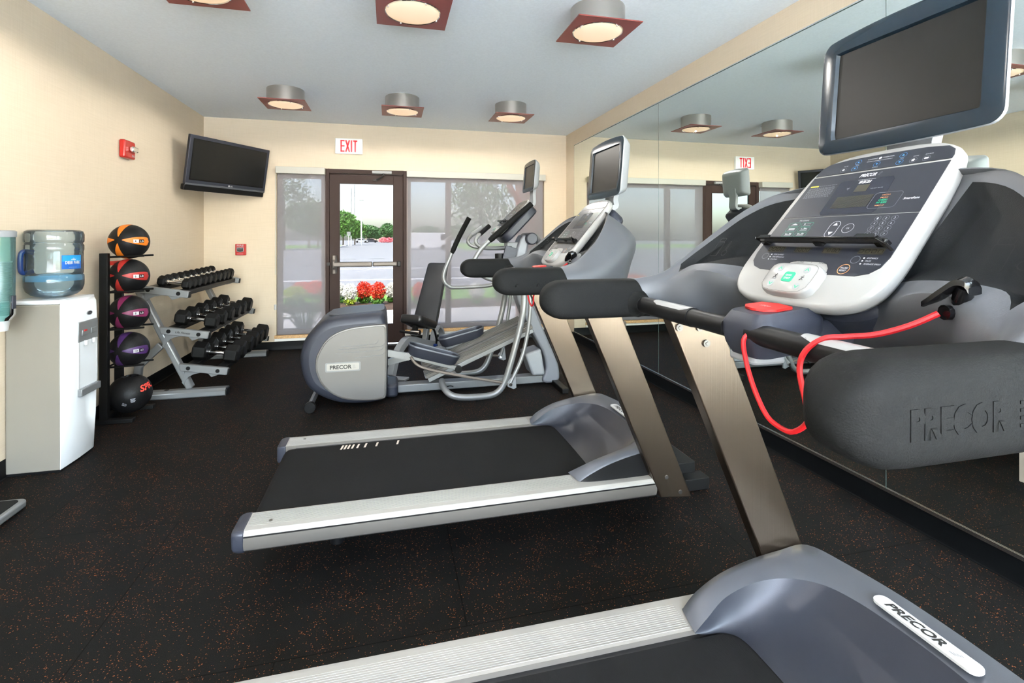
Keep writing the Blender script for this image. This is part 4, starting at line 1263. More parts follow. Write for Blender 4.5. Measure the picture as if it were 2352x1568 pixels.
        grip = h_.build('pulse_grip', M['black'], r)
        ct = MB(); rows = []
        for v in [sgn * (.170 + .160 * q / 6) for q in range(7)]:
            w_ = .9 if q_end(v, sgn) else .55
            rows.append([(.70 - .0241 * sin(a), v, 1.140 + .0241 * cos(a)) for a in [w_ * (-1 + 2 * j / 8) for j in range(9)]])
        ct.grid(rows, 0, flip=sgn > 0)
        ct.build('pulse_contact', M['frame_white'], grip)
        MB().cyl((.70, 0, 1.140), .0215, *sorted((sgn * .165, sgn * .035)), ax='y', n=20).build('hand_bar', M['black'], r)
    # shroud
    keys = [  # A, F, L, TT, R, OM, OO, OB
        [(.742, .448, 1.102), (.722, .436, 1.150), (.710, .441, 1.182), (.702, .455, 1.200), (.700, .478, 1.2085), (.715, .519, 1.170), (.730, .5205, 1.130), (.744, .490, 1.099)],
        [(.775, .415, 1.105), (.765, .405, 1.185), (.778, .412, 1.213), (.786, .430, 1.226), (.790, .450, 1.230), (.83, .502, 1.19), (.85, .500, 1.14), (.86, .465, 1.095)],
        [(.805, .360, 1.125), (.795, .360, 1.215), (.832, .385, 1.250), (.868, .407, 1.288), (.877, .430, 1.295), (.94, .475, 1.235), (.95, .465, 1.165), (.95, .420, 1.090)],
        [(.875, .300, 1.125), (.812, .310, 1.232), (.848, .345, 1.260), (.925, .370, 1.342), (.936, .390, 1.352), (1.02, .430, 1.285), (1.03, .415, 1.20), (1.02, .365, 1.085)],
        [(.900, .230, 1.128), (.834, .245, 1.228), (.862, .285, 1.262), (.972, .322, 1.392), (.985, .340, 1.402), (1.09, .365, 1.315), (1.095, .345, 1.21), (1.06, .30, 1.080)],
        [(.915, .155, 1.128), (.872, .165, 1.200), (.890, .205, 1.255), (1.012, .255, 1.426), (1.028, .268, 1.439), (1.155, .275, 1.335), (1.14, .26, 1.215), (1.08, .21, 1.080)],
        [(.920, .075, 1.128), (.890, .080, 1.17), (.930, .110, 1.235), (1.055, .145, 1.440), (1.052, .150, 1.455), (1.20, .150, 1.340), (1.165, .14, 1.215), (1.10, .11, 1.080)],
        [(.920, 0, 1.128), (.892, 0, 1.165), (.935, 0, 1.230), (1.06, 0, 1.445), (1.066, 0, 1.460), (1.215, 0, 1.342), (1.175, 0, 1.215), (1.105, 0, 1.080)]]
    keys = keys + [[(a, -b_, c) for a, b_, c in kk] for kk in reversed(keys[:-1])]
    NT = 4; cols = [cr([kk[j] for kk in keys], NT) for j in range(8)]
    rings = []
    for i in range(len(cols[0])):
        rg = [cols[j][i] for j in range(8)]
        rings.append(cr(rg, 4, closed=True))
    nL, nT_ = 2 * 4, 3 * 4       # indices of L and TT in each ring
    i0, i1 = 2 * NT - 2, 5 * NT + 2
    nr = len(rings)
    def in_tray(i, j): return nL <= j < nT_ and ((i0 <= i < i1) or (nr - 1 - i1 <= i < nr - 1 - i0))
    sm = MB(); o0 = 0
    flat = [p for rg in rings for p in rg]; m = len(rings[0])
    fs_l = []; tr_far, tr_near = [], []
    for i in range(nr - 1):
        for j in range(m):
            q = (i * m + j, i * m + (j + 1) % m, (i + 1) * m + (j + 1) % m, (i + 1) * m + j)
            if in_tray(i, j): (tr_far if i < nr // 2 else tr_near).append(q)
            else: fs_l.append(q)
    sm.add(flat, fs_l, 0); sm.cap(rings[0], 0); sm.cap(rings[-1], 0, flip=True)
    dash = sm.build('dashboard_shroud', M['slate'], r, smooth=45)
    for lst, sg in ((tr_far, 0), (tr_near, 1)):
        # recess: push inner verts of the patch forwards and down
        idx = sorted({k_ for q in lst for k_ in q}); mp_ = {k_: t for t, k_ in enumerate(idx)}
        ia = min(k_ // m for k_ in idx); ib = max(k_ // m for k_ in idx)
        V = []
        for k_ in idx:
            p = flat[k_].copy(); i, j = k_ // m, k_ % m
            inside = ia < i < ib and nL < j < nT_
            if inside: p += Vector((.018, 0, -.014))
            V.append(p)
        tm = MB().add(V, [tuple(mp_[k_] for k_ in q) for q in lst], 0)
        tray = tm.build('accessory_tray', M['tray'], dash, smooth=50)
        # embossed bottle and key pictograms
        vv = -.335 if sg else .335
        T = frame((.905, vv, 1.298), (0, -1, 0), (.62, 0, .78))
        e_ = MB()
        e_.outline(rrect(-.016, .012, -.030, .020, .003, 2), .0012, .012, T, 0); e_.outline(rrect(-.014, .010, .020, .034, .004, 2), .0012, .012, T, 0)
        e_.outline(circ(.037, -.018, .010, 16), .0012, .012, T, 0); e_.outline(rrect(.033, .039, -.006, .022, .002, 2), .0012, .012, T, 0)
        e_.build('embossed_pictograms', M['black'], tray, smooth=0)
    # stop module on the hand bar
    ml = MB()
    def mring(ku, kv, z, cu=.755): return [(cu + ku * x, -.016 + kv * y, z) for x, y in rrect(-.075, .090, -.066, .066, .030, 5)]
    rows = [mring(.80, .78, 1.092), mring(.93, .92, 1.112), mring(1.0, 1.0, 1.135), mring(.99, .99, 1.158), mring(.88, .86, 1.172), mring(.80, .76, 1.180)]
    for q, rw in enumerate(rows): rows[q] = [(x, y, z + (x - .70) * .10) for x, y, z in rw]
    ml.grid(rows, 0, close=True); ml.cap(rows[0], 0, flip=True); ml.cap(rows[-1], 0)
    mod = ml.build('stop_module', M['slate_dk'], r, smooth=40)
    T = frame((.742, -.016, 1.1850), (0, -1, 0), (1, 0, .10))
    sb_ = MB().prism([(-.042, .034), (-.045, -.006), (-.026, -.022), (0, -.026), (.026, -.022), (.045, -.006), (.042, .034), (0, .042)], 0, .005, T, 0)
    sb_.txt('STOP', -.013, .002, .026, .008, .0054, T, 1, bold=.02)
    sb_.build('stop_button', [M['red'], M['white']], mod, bevel=.002)
    MB().prism(rrect(-.045, .035, -.04, .04, .012), -.022, .0, frame((.745, 0, 1.096), (1, 0, 0), (0, 1, 0))).build('receiver_window', M['grey_lt'], mod, bevel=.006)
    nk = MB().box(.82, .93, -.062, .030, 1.105, 1.165); nk.build('module_neck', M['slate_dk'], mod, bevel=.008)
    # clip
    cp = MB()
    pth = cr([(.792, -.298, 1.231), (.796, -.312, 1.241), (.800, -.328, 1.256), (.804, -.342, 1.268), (.809, -.352, 1.266), (.813, -.355, 1.256)], 3)
    rows = []
    for i, p in enumerate(pth):
        k_ = min(1, .35 + i * .18); w_ = .013 * k_; th = .0045 + .002 * k_
        rows.append([p + Vector((-w_, 0, -th)), p + Vector((-w_, 0, th * .3)), p + Vector((0, -.002, th)), p + Vector((w_, 0, th * .3)), p + Vector((w_, 0, -th)), p + Vector((0, 0, -th * 1.3))])
    cp.grid(rows, close=True); cp.cap(rows[0]); cp.cap(rows[-1], flip=True)
    cp.tube([(.808, -.346, 1.260), (.816, -.336, 1.240), (.826, -.326, 1.216)], [.011, .013, .011], 12)
    cp.tube([(.800, -.322, 1.219), (.830, -.330, 1.219)], .0115, 12)
    cp.build('safety_clip', M['black_gl'], r)
    console_unit(r, (.955, 1.374), (.655, .755), (1.110, 1.577), (.083, .9965), 1.0)
    return r

def q_end(v, sgn): return not (abs(abs(v) - .170) < 1e-6 or abs(abs(v) - .330) < 1e-6)

tm2 = make_treadmill()
tm2.location = (0, 2.475, 0)
tm2['label'] = 'grey treadmill in the middle with its whole black belt in view'
tm1 = copy_tree(tm2)
tm1.location = (.011, .895, 0)
tm1['label'] = 'nearest grey treadmill at the right with its large console in view'
c1 = MB().tube(cr([(.692, -.046, 1.147), (.676, -.040, 1.128), (.680, -.041, 1.090), (.685, -.048, 1.056), (.687, -.063, 1.025), (.69, -.082, .996), (.69, -.105, .984), (.69, -.146, .983), (.69, -.181, 1.012), (.67, -.200, 1.05),
                  (.668, -.188, 1.105), (.672, -.196, 1.140), (.690, -.215, 1.164), (.712, -.235, 1.170), (.74, -.265, 1.178), (.77, -.295, 1.196), (.795, -.318, 1.217)], 5), .0048, 8)
c1.build('safety_cord', M['red_cord'], tm1)
c2 = MB().tube(cr([(.690, -.0, 1.100), (.69, -.019, 1.04), (.69, -.043, 1.014), (.69, -.083, .995), (.69, -.118, 1.012), (.69, -.130, 1.06), (.70, -.20, 1.16), (.76, -.29, 1.190), (.795, -.318, 1.217)], 5), .0040, 8)
c2.build('safety_cord', M['red_cord'], tm2)

# ================================================================== ELLIPTICAL
EY = 4.40
el = thing('elliptical_trainer', 'grey elliptical cross trainer between the far treadmill and the window wall', 'elliptical', (0, EY, 0))
FXZ = frame((0, 0, 0), (1, 0, 0), (0, 0, 1))         # local z = -Y
shell = [(-.598, .175), (-.640, .26), (-.661, .352), (-.663, .436), (-.640, .531), (-.590, .610), (-.528, .672), (-.464, .705), (-.366, .724), (-.20, .735), (-.07, .741),
         (-.040, .728), (-.020, .68), (-.010, .52), (-.010, .28), (-.018, .10), (-.035, .050), (-.10, .034), (-.201, .030), (-.366, .045), (-.50, .10)]
sp_ = cr([(a, b, 0) for a, b in shell], 3, closed=True)
def shell_row(k, y): return [(-.31 + (p.x + .31) * k, y, .38 + (p.y - .38) * k) for p in sp_]
m_ = MB(); m_.grid([shell_row(.80, -.335), shell_row(.90, -.330), shell_row(.965, -.312), shell_row(1, -.27), shell_row(1, .27), shell_row(.965, .312), shell_row(.90, .330), shell_row(.80, .335)], 0, close=True)
m_.cap(shell_row(.80, -.335)); m_.cap(shell_row(.80, .335), flip=True)
hs = m_.build('rear_housing', M['slate_dk'], el, smooth=50)
pan = [(-.547, .333), (-.545, .40), (-.528, .457), (-.475, .545), (-.394, .604), (-.284, .638), (-.145, .652), (-.049, .656), (-.024, .645), (-.017, .60), (-.015, .399), (-.020, .13), (-.026, .085), (-.045, .068), (-.145, .062), (-.311, .080), (-.421, .13), (-.502, .21), (-.536, .287)]
pp_ = cr([(a, b, 0) for a, b in pan], 3, closed=True)
for sgn in (-1, 1):
    m_ = MB(); row = lambda k, y: [(-.27 + (p.x + .27) * k, sgn * y, .36 + (p.y - .36) * k) for p in pp_]
    rs_ = [row(1.0, .26), row(1.0, .336), row(.985, .344), row(.955, .346), row(.945, .342)]
    m_.grid(rs_, 0, close=True, flip=sgn > 0); m_.cap(rs_[-1], 0, flip=sgn > 0)
    sp2 = m_.build('side_cover', M['silver_warm'], el, smooth=40)
    T = frame((-.345, sgn * .3425, .340), (1 if sgn < 0 else -1, 0, 0), (.015 if sgn < 0 else -.015, 0, 1))
    pl_ = MB().prism(rrect(-.130, .130, -.036, .036, .012, 4), -.002, .0055, T, 0); pl_.prism(rrect(-.120, .120, -.027, .027, .008, 4), .0055, .006, T, 2)
    pl_.txt('PRECOR', -.096, -.016, .160, .031, .0066, T, 1, bold=.03)
    for q in range(4): pl_.box(.072, .094 - q * .002, -.014 + q * .008, -.0115 + q * .008, .006, .0066, 0, T)
    pl_.build('name_badge', [M['silver'], M['mark_black'], M['alu']], sp2, smooth=0)
    gr = MB()
    for z0_, a, b_ in ((.505, -.36, -.10), (.485, -.38, -.05), (.455, -.40, -.06), (.415, -.26, -.05)):
        gr.tube([(a, sgn * .3428, z0_ - .012), (b_, sgn * .3428, z0_), (b_ + .02, sgn * .3428, z0_ + .025)], .0022, 6)
    gr.build('moulded_lines', M['silver'], sp2)
m_ = MB(); m_.prism(rrect(-.22, .22, -.20, .20, .08, 6), 0, .008, frame((-.255, 0, .7265), (1, 0, .065), (0, 1, 0)), 0)
m_.build('top_inset', M['slate'], hs, bevel=.004)
for sgn in (-1, 1):
    w = MB().cyl((-.585, sgn * .335, .042), .042, -.022, .022, ax='y', n=24); w.build('transport_wheel', M['black'], el, bevel=.004)
MB().tube([(-.585, -.31, .055), (-.585, .31, .055)], .022, 10).build('rear_axle_bar', M['silver'], el)
MB().prism([(-.60, .04), (-.30, .03), (-.05, .03), (-.40, .14), (-.56, .12)], -.30, -.20, FXZ).build('rear_foot_bracket', M['slate_dk'], el, bevel=.004)
MB().prism(rrect(-.03, .075, -.15, .15, .04, 5), .012, .115, frame((0, 0, 0), (1, 0, 0), (0, 1, 0))).build('base_cover', M['slate_dk'], el, bevel=.02)
m_ = MB(); m_.box(.05, 1.38, -.055, .055, .018, .085); m_.build('base_beam', M['silver'], el, bevel=.008)
# ramp with two tracks
rdir = Vector((cos(radians(22.5)), 0, sin(radians(22.5)))); rup = Vector((-rdir.z, 0, rdir.x))
RT = frame((.34, 0, .155), rdir, (0, 1, 0))            # local z = ramp up
rm = MB(); rm.box(-.02, .95, -.255, .255, 0, .035, 0, RT)
ramp = rm.build('ramp_bed', M['silver'], el, bevel=.004)
for cy in (-.165, .165):
    t_ = MB(); t_.box(-.03, .96, cy - .085, cy + .085, .036, .062, 0, RT)
    for q in (-.070, -.035, 0, .035, .070): t_.box(-.03, .96, cy + q - .008, cy + q + .008, .062, .069, 0, RT)
    tr_ = t_.build('ramp_track', M['rail_side'], el, bevel=.002)
    MB().box(-.035, -.03, cy - .08, cy + .08, .038, .066, 0, RT).build('track_end_cap', M['mark_dim'], tr_, bevel=.002)
# tower
tw = [(1.352, .03), (1.50, .03), (1.51, .145), (1.475, .25), (1.32, .605), (1.215, .86), (1.19, 1.10), (1.225, 1.32), (1.16, 1.36), (1.105, 1.22), (1.075, 1.05), (1.09, .88), (1.155, .68), (1.26, .47), (1.35, .31), (1.385, .16)]
t2 = cr([(a, b, 0) for a, b in tw], 3, closed=True)
m_ = MB(); trow = lambda k, y: [(p.x + (p.y * 0) + (1.28 - p.x) * (1 - k) * .3, y, p.y + (.6 - p.y) * (1 - k) * .05) for p in t2]
m_.prism([(p.x, p.y) for p in t2], -.085, .085, FXZ)
m_.build('front_mast', M['mast'], el, bevel=.02, bseg=3, bangle=50)
MB().prism([(1.18, .30), (1.33, .34), (1.37, .10), (1.25, .10)], -.11, .11, FXZ).build('mast_gusset', M['grey_lt'], el, bevel=.02)
MB().box(1.44, 1.50, -.36, .37, .0, .045).build('front_stabiliser', M['black_steel'], el, bevel=.006)
# side frame tubes, linkage, pedals, swing arms
for sgn in (-1, 1):
    pth = cr([(1.13, sgn * .17, 1.06), (1.115, sgn * .30, .93), (1.10, sgn * .352, .77), (1.07, sgn * .36, .60), (.975, sgn * .365, .26), (.925, sgn * .365, .125), (.87, sgn * .365, .060), (.78, sgn * .365, .035), (.58, sgn * .362, .038), (.48, sgn * .345, .065), (.435, sgn * .28, .11), (.43, sgn * .20, .14)], 5)
    MB().tube(pth, .026, 14).build('frame_tube', M['silver'], el)
    MB().cyl((.70, sgn * .365, 0), .012, 0, .018, n=10).build('levelling_foot', M['black'], el)
ph = {-1: dict(px=.0, pz=.0), 1: dict(px=.285, pz=-.035)}
def pedal(sgn, c, ang, roll):
    """foot pedal: tray with raised lip; c = centre of its floor"""
    PT = frame(c, (cos(ang), 0, sin(ang)), (0, 1, 0))
    ol = rrect(-.215, .215, -.095, .095, .082, 7)
    ol = [(x, y * (1 - .12 * (x + .2) / .4)) for x, y in ol]
    k = lambda f, z_, ex=0: [(x * f, y * f, z_ + (ex * max(0, -x / .2 * 0 + x / .2) if ex else 0)) for x, y in ol]
    mb_ = MB(); rows = [k(.86, -.018), k(.93, -.006), k(1.02, .062), k(.985, .064), k(.93, .004), k(.90, .0)]
    mb_.grid(rows, 0, PT, close=True); mb_.cap(rows[0], 0, PT, True); mb_.cap(rows[-1], 0, PT)
    pdl = mb_.build('foot_pedal', M['slate_dk'], el, smooth=28)
    rim = MB(); rim.grid([k(1.022, .058), k(1.022, .066), k(1.005, .070), k(.985, .069), k(.98, .060)], 0, PT, close=True); rim.build('pedal_rim', M['hood'], pdl, smooth=60)
    ribs = MB()
    for q in range(9): ribs.box(-.15 + q * .036, -.140 + q * .036, -.06, .06, .0, .003, 0, PT)
    ribs.build('grip_ribs', M['slate_dk'], pdl, smooth=0)
    MB().box(-.17, .22, -.030, .030, -.052, -.019, 0, PT).build('pedal_beam', M['silver'], pdl, bevel=.005)
    w_ = PT @ Vector((.235, sgn * -.0, -.040))
    MB().cyl(w_, .030, -.045, .045, ax='y', n=20).build('roller', M['black'], pdl, bevel=.003)
    return PT
PN = pedal(-1, (.345, -.255, .355), radians(-17), 0)
PF = pedal(1, (.665, .225, .395), radians(13), 0)
for sgn, P0, z0, zc in ((-1, (.150, -.262, .375), .43, 0), (1, (.50, .225, .325), .20, 0)):
    m_ = MB(); a = Vector((-.10, P0[1], z0)); b_ = Vector(P0)
    m_.tube([a, b_], .02, sq=(.014, .026)); m_.cyl(P0, .030, -.022, .022, ax='y', n=18)
    m_.build('drive_arm', M['silver'], el)
    low = Vector((.975, sgn * .375, .125)) if sgn < 0 else Vector((1.06, .375, .18))
    up = Vector((1.15, sgn * .345, .93)); mid = Vector((1.125, sgn * .36, .50)) if sgn < 0 else Vector((1.13, .36, .55))
    lk = MB().tube(cr([up, (1.155, sgn * .355, .74), mid, (mid + low) / 2 + Vector((.02, 0, 0)), low], 5), .017, 12)
    lo_ = lk.build('link_arm', M['silver'], el)
    MB().prism([(low.x - .022, low.z - .02), (low.x - .022, low.z + .02), (low.x + .045, low.z + .085), (low.x + .055, low.z - .035), (low.x + .03, low.z - .045)], -low.y - .010, -low.y + .010, FXZ).build('link_bracket', M['grey_lt'], lo_, bevel=.004)
    rod = MB().tube(cr([Vector(P0) + Vector((.02, sgn * .03, 0)), Vector(P0) + Vector((.10, sgn * .07, -.075)), (Vector(P0) + low) / 2 + Vector((-.03, sgn * .03, -.03)), low], 6), .0115, 10)
    rod.build('connecting_rod', M['nickel'], el)
    MB().cyl(low, .014, -.03, .014, ax='y', n=12).build('rod_end', M['chrome'], el)
# swing arms
na = cr([(1.14, -.345, .96), (.95, -.362, .975), (.80, -.366, 1.00), (.70, -.37, 1.06), (.672, -.37, 1.13), (.70, -.372, 1.20), (.76, -.372, 1.275), (.83, -.372, 1.335)], 6)
o = MB().tube(na, .0185, 12).build('swing_arm', M['silver'], el)
gp = cr([(.80, -.372, 1.31), (.92, -.372, 1.415), (1.04, -.372, 1.52), (1.15, -.372, 1.612), (1.162, -.372, 1.622)], 4)
MB().tube(gp, [.0185] + [.024] * (len(gp) - 3) + [.020, .006], 14).build('foam_grip', M['rubber_arm'], o)
fa = cr([(1.14, .345, .95), (.96, .365, .878), (.64, .37, .862), (.56, .37, .875), (.512, .37, .925), (.508, .372, 1.00), (.545, .372, 1.10), (.590, .372, 1.21)], 6)
o = MB().tube(fa, .0185, 12).build('swing_arm', M['silver'], el)
gp = cr([(.583, .372, 1.19), (.655, .372, 1.35), (.740, .372, 1.51), (.752, .372, 1.532)], 4)
MB().tube(gp, [.0185] + [.024] * (len(gp) - 3) + [.020, .006], 14).build('foam_grip', M['rubber_arm'], o)
MB().tube([(1.14, -.36, .96), (1.14, .36, .96)], .024, 14).build('pivot_axle', M['silver'], el)
# front curved tube behind the console
MB().tube(cr([(1.18, .0, 1.30), (1.30, .10, 1.36), (1.40, .20, 1.30), (1.43, .28, 1.15), (1.42, .31, 1.0), (1.30, .33, .90), (1.17, .345, .93)], 6), .030, 14).build('upper_frame_tube', M['silver'], el)
MB().cyl((1.24, 0, 1.33), .055, -.13, .13, ax='y', n=20).build('mast_joint', M['slate_dk'], el, bevel=.01)
# fixed pulse handles
for sgn in (-1, 1):
    hp_ = cr([(1.06, sgn * .07, 1.25), (.93, sgn * .14, 1.245), (.80, sgn * .20, 1.25), (.735, sgn * .215, 1.275), (.715, sgn * .215, 1.315), (.745, sgn * .20, 1.36), (.80, sgn * .17, 1.405)], 6)
    o = MB().tube(hp_, .0165, 12).build('fixed_handle', M['silver'], el)
    MB().tube([(.755, sgn * .196, 1.37), (.845, sgn * .145, 1.44)], .0205, 14).build('pulse_grip', M['black' if sgn < 0 else 'grey_lt'], o)
MB().box(1.02, 1.16, -.05, .05, 1.22, 1.30).build('handle_mount', M['grey_lt'], el, bevel=.012)
ch = MB(); ch.lathe([(.042, 0), (.042, .11), (.038, .11), (.038, .006), (.0001, .006)], 20, Matrix.Translation((.94, -.14, 1.09)), a0=.6, a1=5.7)
ch.box(.93, 1.06, -.13, -.06, 1.16, 1.20); ch.build('bottle_holder', M['black'], el)
MB().prism(rrect(-.055, .055, -.06, .06, .012), 0, .018, frame((1.02, -.18, 1.20), (.75, 0, -.2), (.3, 0, .75))).build('holder_plate', M['slate_dk'], el, bevel=.004)
console_unit(el, (1.065, 1.533), (.70, .714), (1.235, 1.787), (.083, .9965), .90, model='EFX')
cb = MB().tube(cr([(.35, -.0, .012), (.42, -.08, .02), (.50, -.10, .06), (.56, -.03, .03), (.62, .04, .008), (.9, .10, .006), (1.4, .05, .006)], 6), .004, 6)
cb.build('power_cable', M['black'], el)

# ================================================================== BENCH
bx = thing('weight_bench', 'adjustable weight bench with charcoal backrest set steep behind the elliptical', 'bench', (.37, 5.47, 0), -math.atan2(.50, .866))
# local +y runs to the backrest side, x across
def pad(name, m, c, w, l, th, ang, w2=None):
    T = frame(c, (1, 0, 0), (0, cos(ang), sin(ang))); w2 = w2 or w
    ol = rrect(-w / 2, w / 2, 0, l, .035, 5); ol = [(x * (1 + (w2 / w - 1) * y / l), y) for x, y in ol]
    mb_ = MB(); k = lambda f, z_: [(x * f, (y - l / 2) * f + l / 2, z_) for x, y in ol]
    rows = [k(.94, 0), k(1, .012), k(1, th - .018), k(.98, th - .005), k(.93, th)]
    mb_.grid(rows, 0, T, close=True); mb_.cap(rows[0], 0, T, True); mb_.cap(rows[-1], 0, T)
    o = mb_.build(name, m, bx, smooth=45)
    return o, T
o, T = pad('backrest', M['vinyl'], (0, .03, .365), .28, .76, .065, radians(61), .235)
s_ = MB(); s_.box(-.128, .128, .515, .519, .0605, .0622, 0, T); s_.build('seam', M['vinyl_blk'], o, smooth=0)
MB().box(-.11, .11, .04, .68, -.012, -.001, 0, T).build('back_board', M['black'], o, bevel=.003)
pad('seat_pad', M['vinyl_blk'], (0, -.33, .480), .24, .36, .080, radians(-20), .30)
f_ = MB()
f_.tube(cr([(0, -.70, .03), (0, -.62, .18), (0, -.50, .27), (0, -.35, .30), (0, .0, .20), (0, .45, .09), (0, .80, .07)], 5), .03, sq=(.032, .038))
f_.build('main_beam', M['grey_lt'], bx, bevel=.004)
MB().box(-.17, .17, -.76, -.66, .0, .022).build('front_foot', M['grey_lt'], bx, bevel=.004)
MB().box(-.20, .20, .70, .77, .0, .05).build('rear_foot', M['silver'], bx, bevel=.006)
MB().tube([(0, .02, .22), (0, .07, .38)], .03, sq=(.025, .03)).build('back_support', M['silver'], bx, bevel=.003)
MB().tube([(0, -.25, .28), (0, -.20, .42)], .03, sq=(.022, .028)).build('seat_support', M['black_steel'], bx, bevel=.003)
ar = MB(); 
ar.tube(cr([(.05, -.05, .38), (.06, .10, .34), (.06, .18, .22), (.05, .20, .14)], 6), .012, 8); ar.build('adjust_arc', M['black_steel'], bx)
MB().tube(cr([(-.05, .32, .10), (-.05, .36, .24), (-.05, .46, .30), (-.05, .56, .22), (-.05, .58, .09)], 6), .02, sq=(.035, .012)).build('curved_bracket', M['grey_lt'], bx)
for c in ((.07, .12, .155), (.07, .34, .20)):
    MB().cyl(c, .019, -.012, .028, ax='x', n=14).build('blue_knob', M['bluehandle'], bx, bevel=.002)
MB().cyl((.05, -.30, .37), .028, -.05, .05, ax='x', n=14).build('chrome_roller', M['chrome'], bx)
MB().tube([(-.06, -.42, .40), (.13, -.42, .385)], .014, 10).build('adjust_handle', M['black'], bx)

# ================================================================== DUMBBELL RACK
rk = thing('dumbbell_rack', 'silver three tier dumbbell rack along the left wall', 'dumbbell rack', (0, 0, 0))
for fi, fy in enumerate((4.73, 6.17)):
    g = 1 if fi == 0 else -1
    ft = MB(); T = frame((0, fy, 0), (0, 1, 0), (0, 0, 1))
    rows = [[(x, fy + a, b) for a, b in [(-.052, .012), (-.046, .001), (.046, .001), (.052, .012), (.052, .045), (.030, .066), (-.030, .066), (-.052, .045)]] for x in (-1.95, -1.345)]
    ft.grid(rows, 0, close=True); ft.cap(rows[0]); ft.cap(rows[1], flip=True)
    o = ft.build('foot_bar', M['silver'], rk, smooth=20, bevel=.003)
    e_ = MB(); e_.box(-1.345, -1.335, fy - .046, fy + .046, .004, .06); e_.build('end_cap', M['black'], o, bevel=.004)
    MB().prism(circ(0, 0, .018, 16), 0, .003, frame((-1.80, fy, .066), (1, 0, 0), (0, 1, 0))).build('bolt_cap', M['black'], o)
    ps = MB(); ps.tube([(-1.635, fy + .04, .062), (-2.015, fy + .04, .90)], .03, sq=(.026, .038)); ps.build('slanted_post', M['silver'], rk, bevel=.012)
    br = MB(); br.tube([(-1.855, fy + .04, .44), (-2.02, fy + .04, .27), (-2.04, fy + .04, .06)], .03, sq=(.024, .030)); br.build('rear_brace', M['silver'], rk, bevel=.008)
    for ai, (xa, za, xb, zb) in enumerate(((-1.985, .915, -1.640, .860), (-1.835, .568, -1.490, .512), (-1.690, .252, -1.340, .195))):
        a = MB(); d_ = Vector((xb - xa, 0, zb - za)).normalized(); nn = Vector((-d_.z, 0, d_.x))
        T = frame((xa, fy, za), d_, nn)          # local z = -Y
        a.prism([(0, -.030), (.350, -.030), (.357, -.022), (.357, .022), (.350, .030), (-.02, .030)], -.022, .022, T)
        ao = a.build('tier_arm', M['silver'], rk, bevel=.006)
        MB().box(.357, .366, -.026, .026, -.02, .02, 0, T).build('arm_end_cap', M['black'], ao, bevel=.004)
        for bx_ in (.055, .280):
            MB().prism(circ(bx_, 0, .0165, 18), .022, .0245, T).build('bolt_cap', M['black'], ao, bevel=.001)
        if ai == 1 and fi == 0:
            w_ = MB(); w_.txt('Life Fitness', .105, -.008, .115, .017, .0226, T, 0, shear=.25, bold=.02); w_.build('maker_mark', M['mark_black'], ao, smooth=0)
        gs = MB(); c_ = [(.03, -.031), (.11 + .05, -.031), (.10, -.05), (.065, -.075), (.045, -.11), (.040, -.15), (.02, -.13)]
        gs.prism(c_, -.012, .0, T); gs.prism([(.20, -.031), (.30, -.031), (.235, -.062)], -.012, 0, T)
        gs.build('gusset_plate', M['silver'], ao, bevel=.002)
# shelves: two rails and a tray per tier, between the frames
TIERS = ((-1.985, .915, -1.640, .860), (-1.835, .568, -1.490, .512), (-1.690, .252, -1.340, .195))
for xa, za, xb, zb in TIERS:
    d_ = Vector((xb - xa, 0, zb - za)).normalized(); nn = Vector((-d_.z, 0, d_.x))
    T = frame((xa, 0, za), d_, nn)          # local z = -Y
    s_ = MB()
    for a in (.055, .285):
        s_.prism([(a - .035, -.018), (a + .035, -.018), (a + .035, .022), (a + .030, .024), (a - .030, .024), (a - .035, .022)], -6.147, -4.753, T)
    s_.build('shelf_rail', M['black_steel'], rk, bevel=.003)
def make_db(head, hl, hand):
    r = thing('dumbbell', '', 'dumbbell', group='hex dumbbells on the rack')
    R_ = head
    for sgn in (-1, 1):
        m_ = MB(); rows = []
        for x, k in ((hand / 2, .80), (hand / 2 + .012, 1.0), (hand / 2 + hl - .014, 1.0), (hand / 2 + hl, .80)):
            rows.append([(sgn * x, k * R_ * cos(radians(30 + 60 * q)), k * R_ * sin(radians(30 + 60 * q))) for q in range(6)])
        m_.grid(rows, 0, close=True, flip=sgn < 0); m_.cap(rows[-1], 0, flip=sgn < 0); m_.cap(rows[0], 0, flip=sgn > 0)
        m_.build('hex_head', M['hex'], r, smooth=0, bevel=.004)
        MB().cyl((sgn * (hand / 2 - .006), 0, 0), .019, -.009, .009, ax='x', n=14).build('collar', M['chrome'], r)
    h_ = MB(); pr = [(.0135, -hand / 2), (.0145, -hand * .25), (.0170, 0), (.0145, hand * .25), (.0135, hand / 2)]
    h_.lathe(pr, 14, ax='x'); h_.build('chrome_handle', M['chrome'], r)
    return r
sizes = {'top': make_db(.056, .062, .125), 'mid': make_db(.073, .100, .135), 'low': make_db(.083, .115, .140)}
used = set()
ordn = ('nearest', 'second', 'third', 'fourth', 'fifth', 'sixth', 'seventh', 'eighth', 'ninth', 'farthest')
spots = {'top': [4.865, 4.98, 5.10, 5.24, 5.375, 5.51, 5.66, 5.80, 5.93, 6.06], 'mid': [4.93, 5.145, 5.375, 5.59, 5.80, 6.03], 'low': [4.95, 5.165, 5.395, 5.60, 5.80, 6.02]}
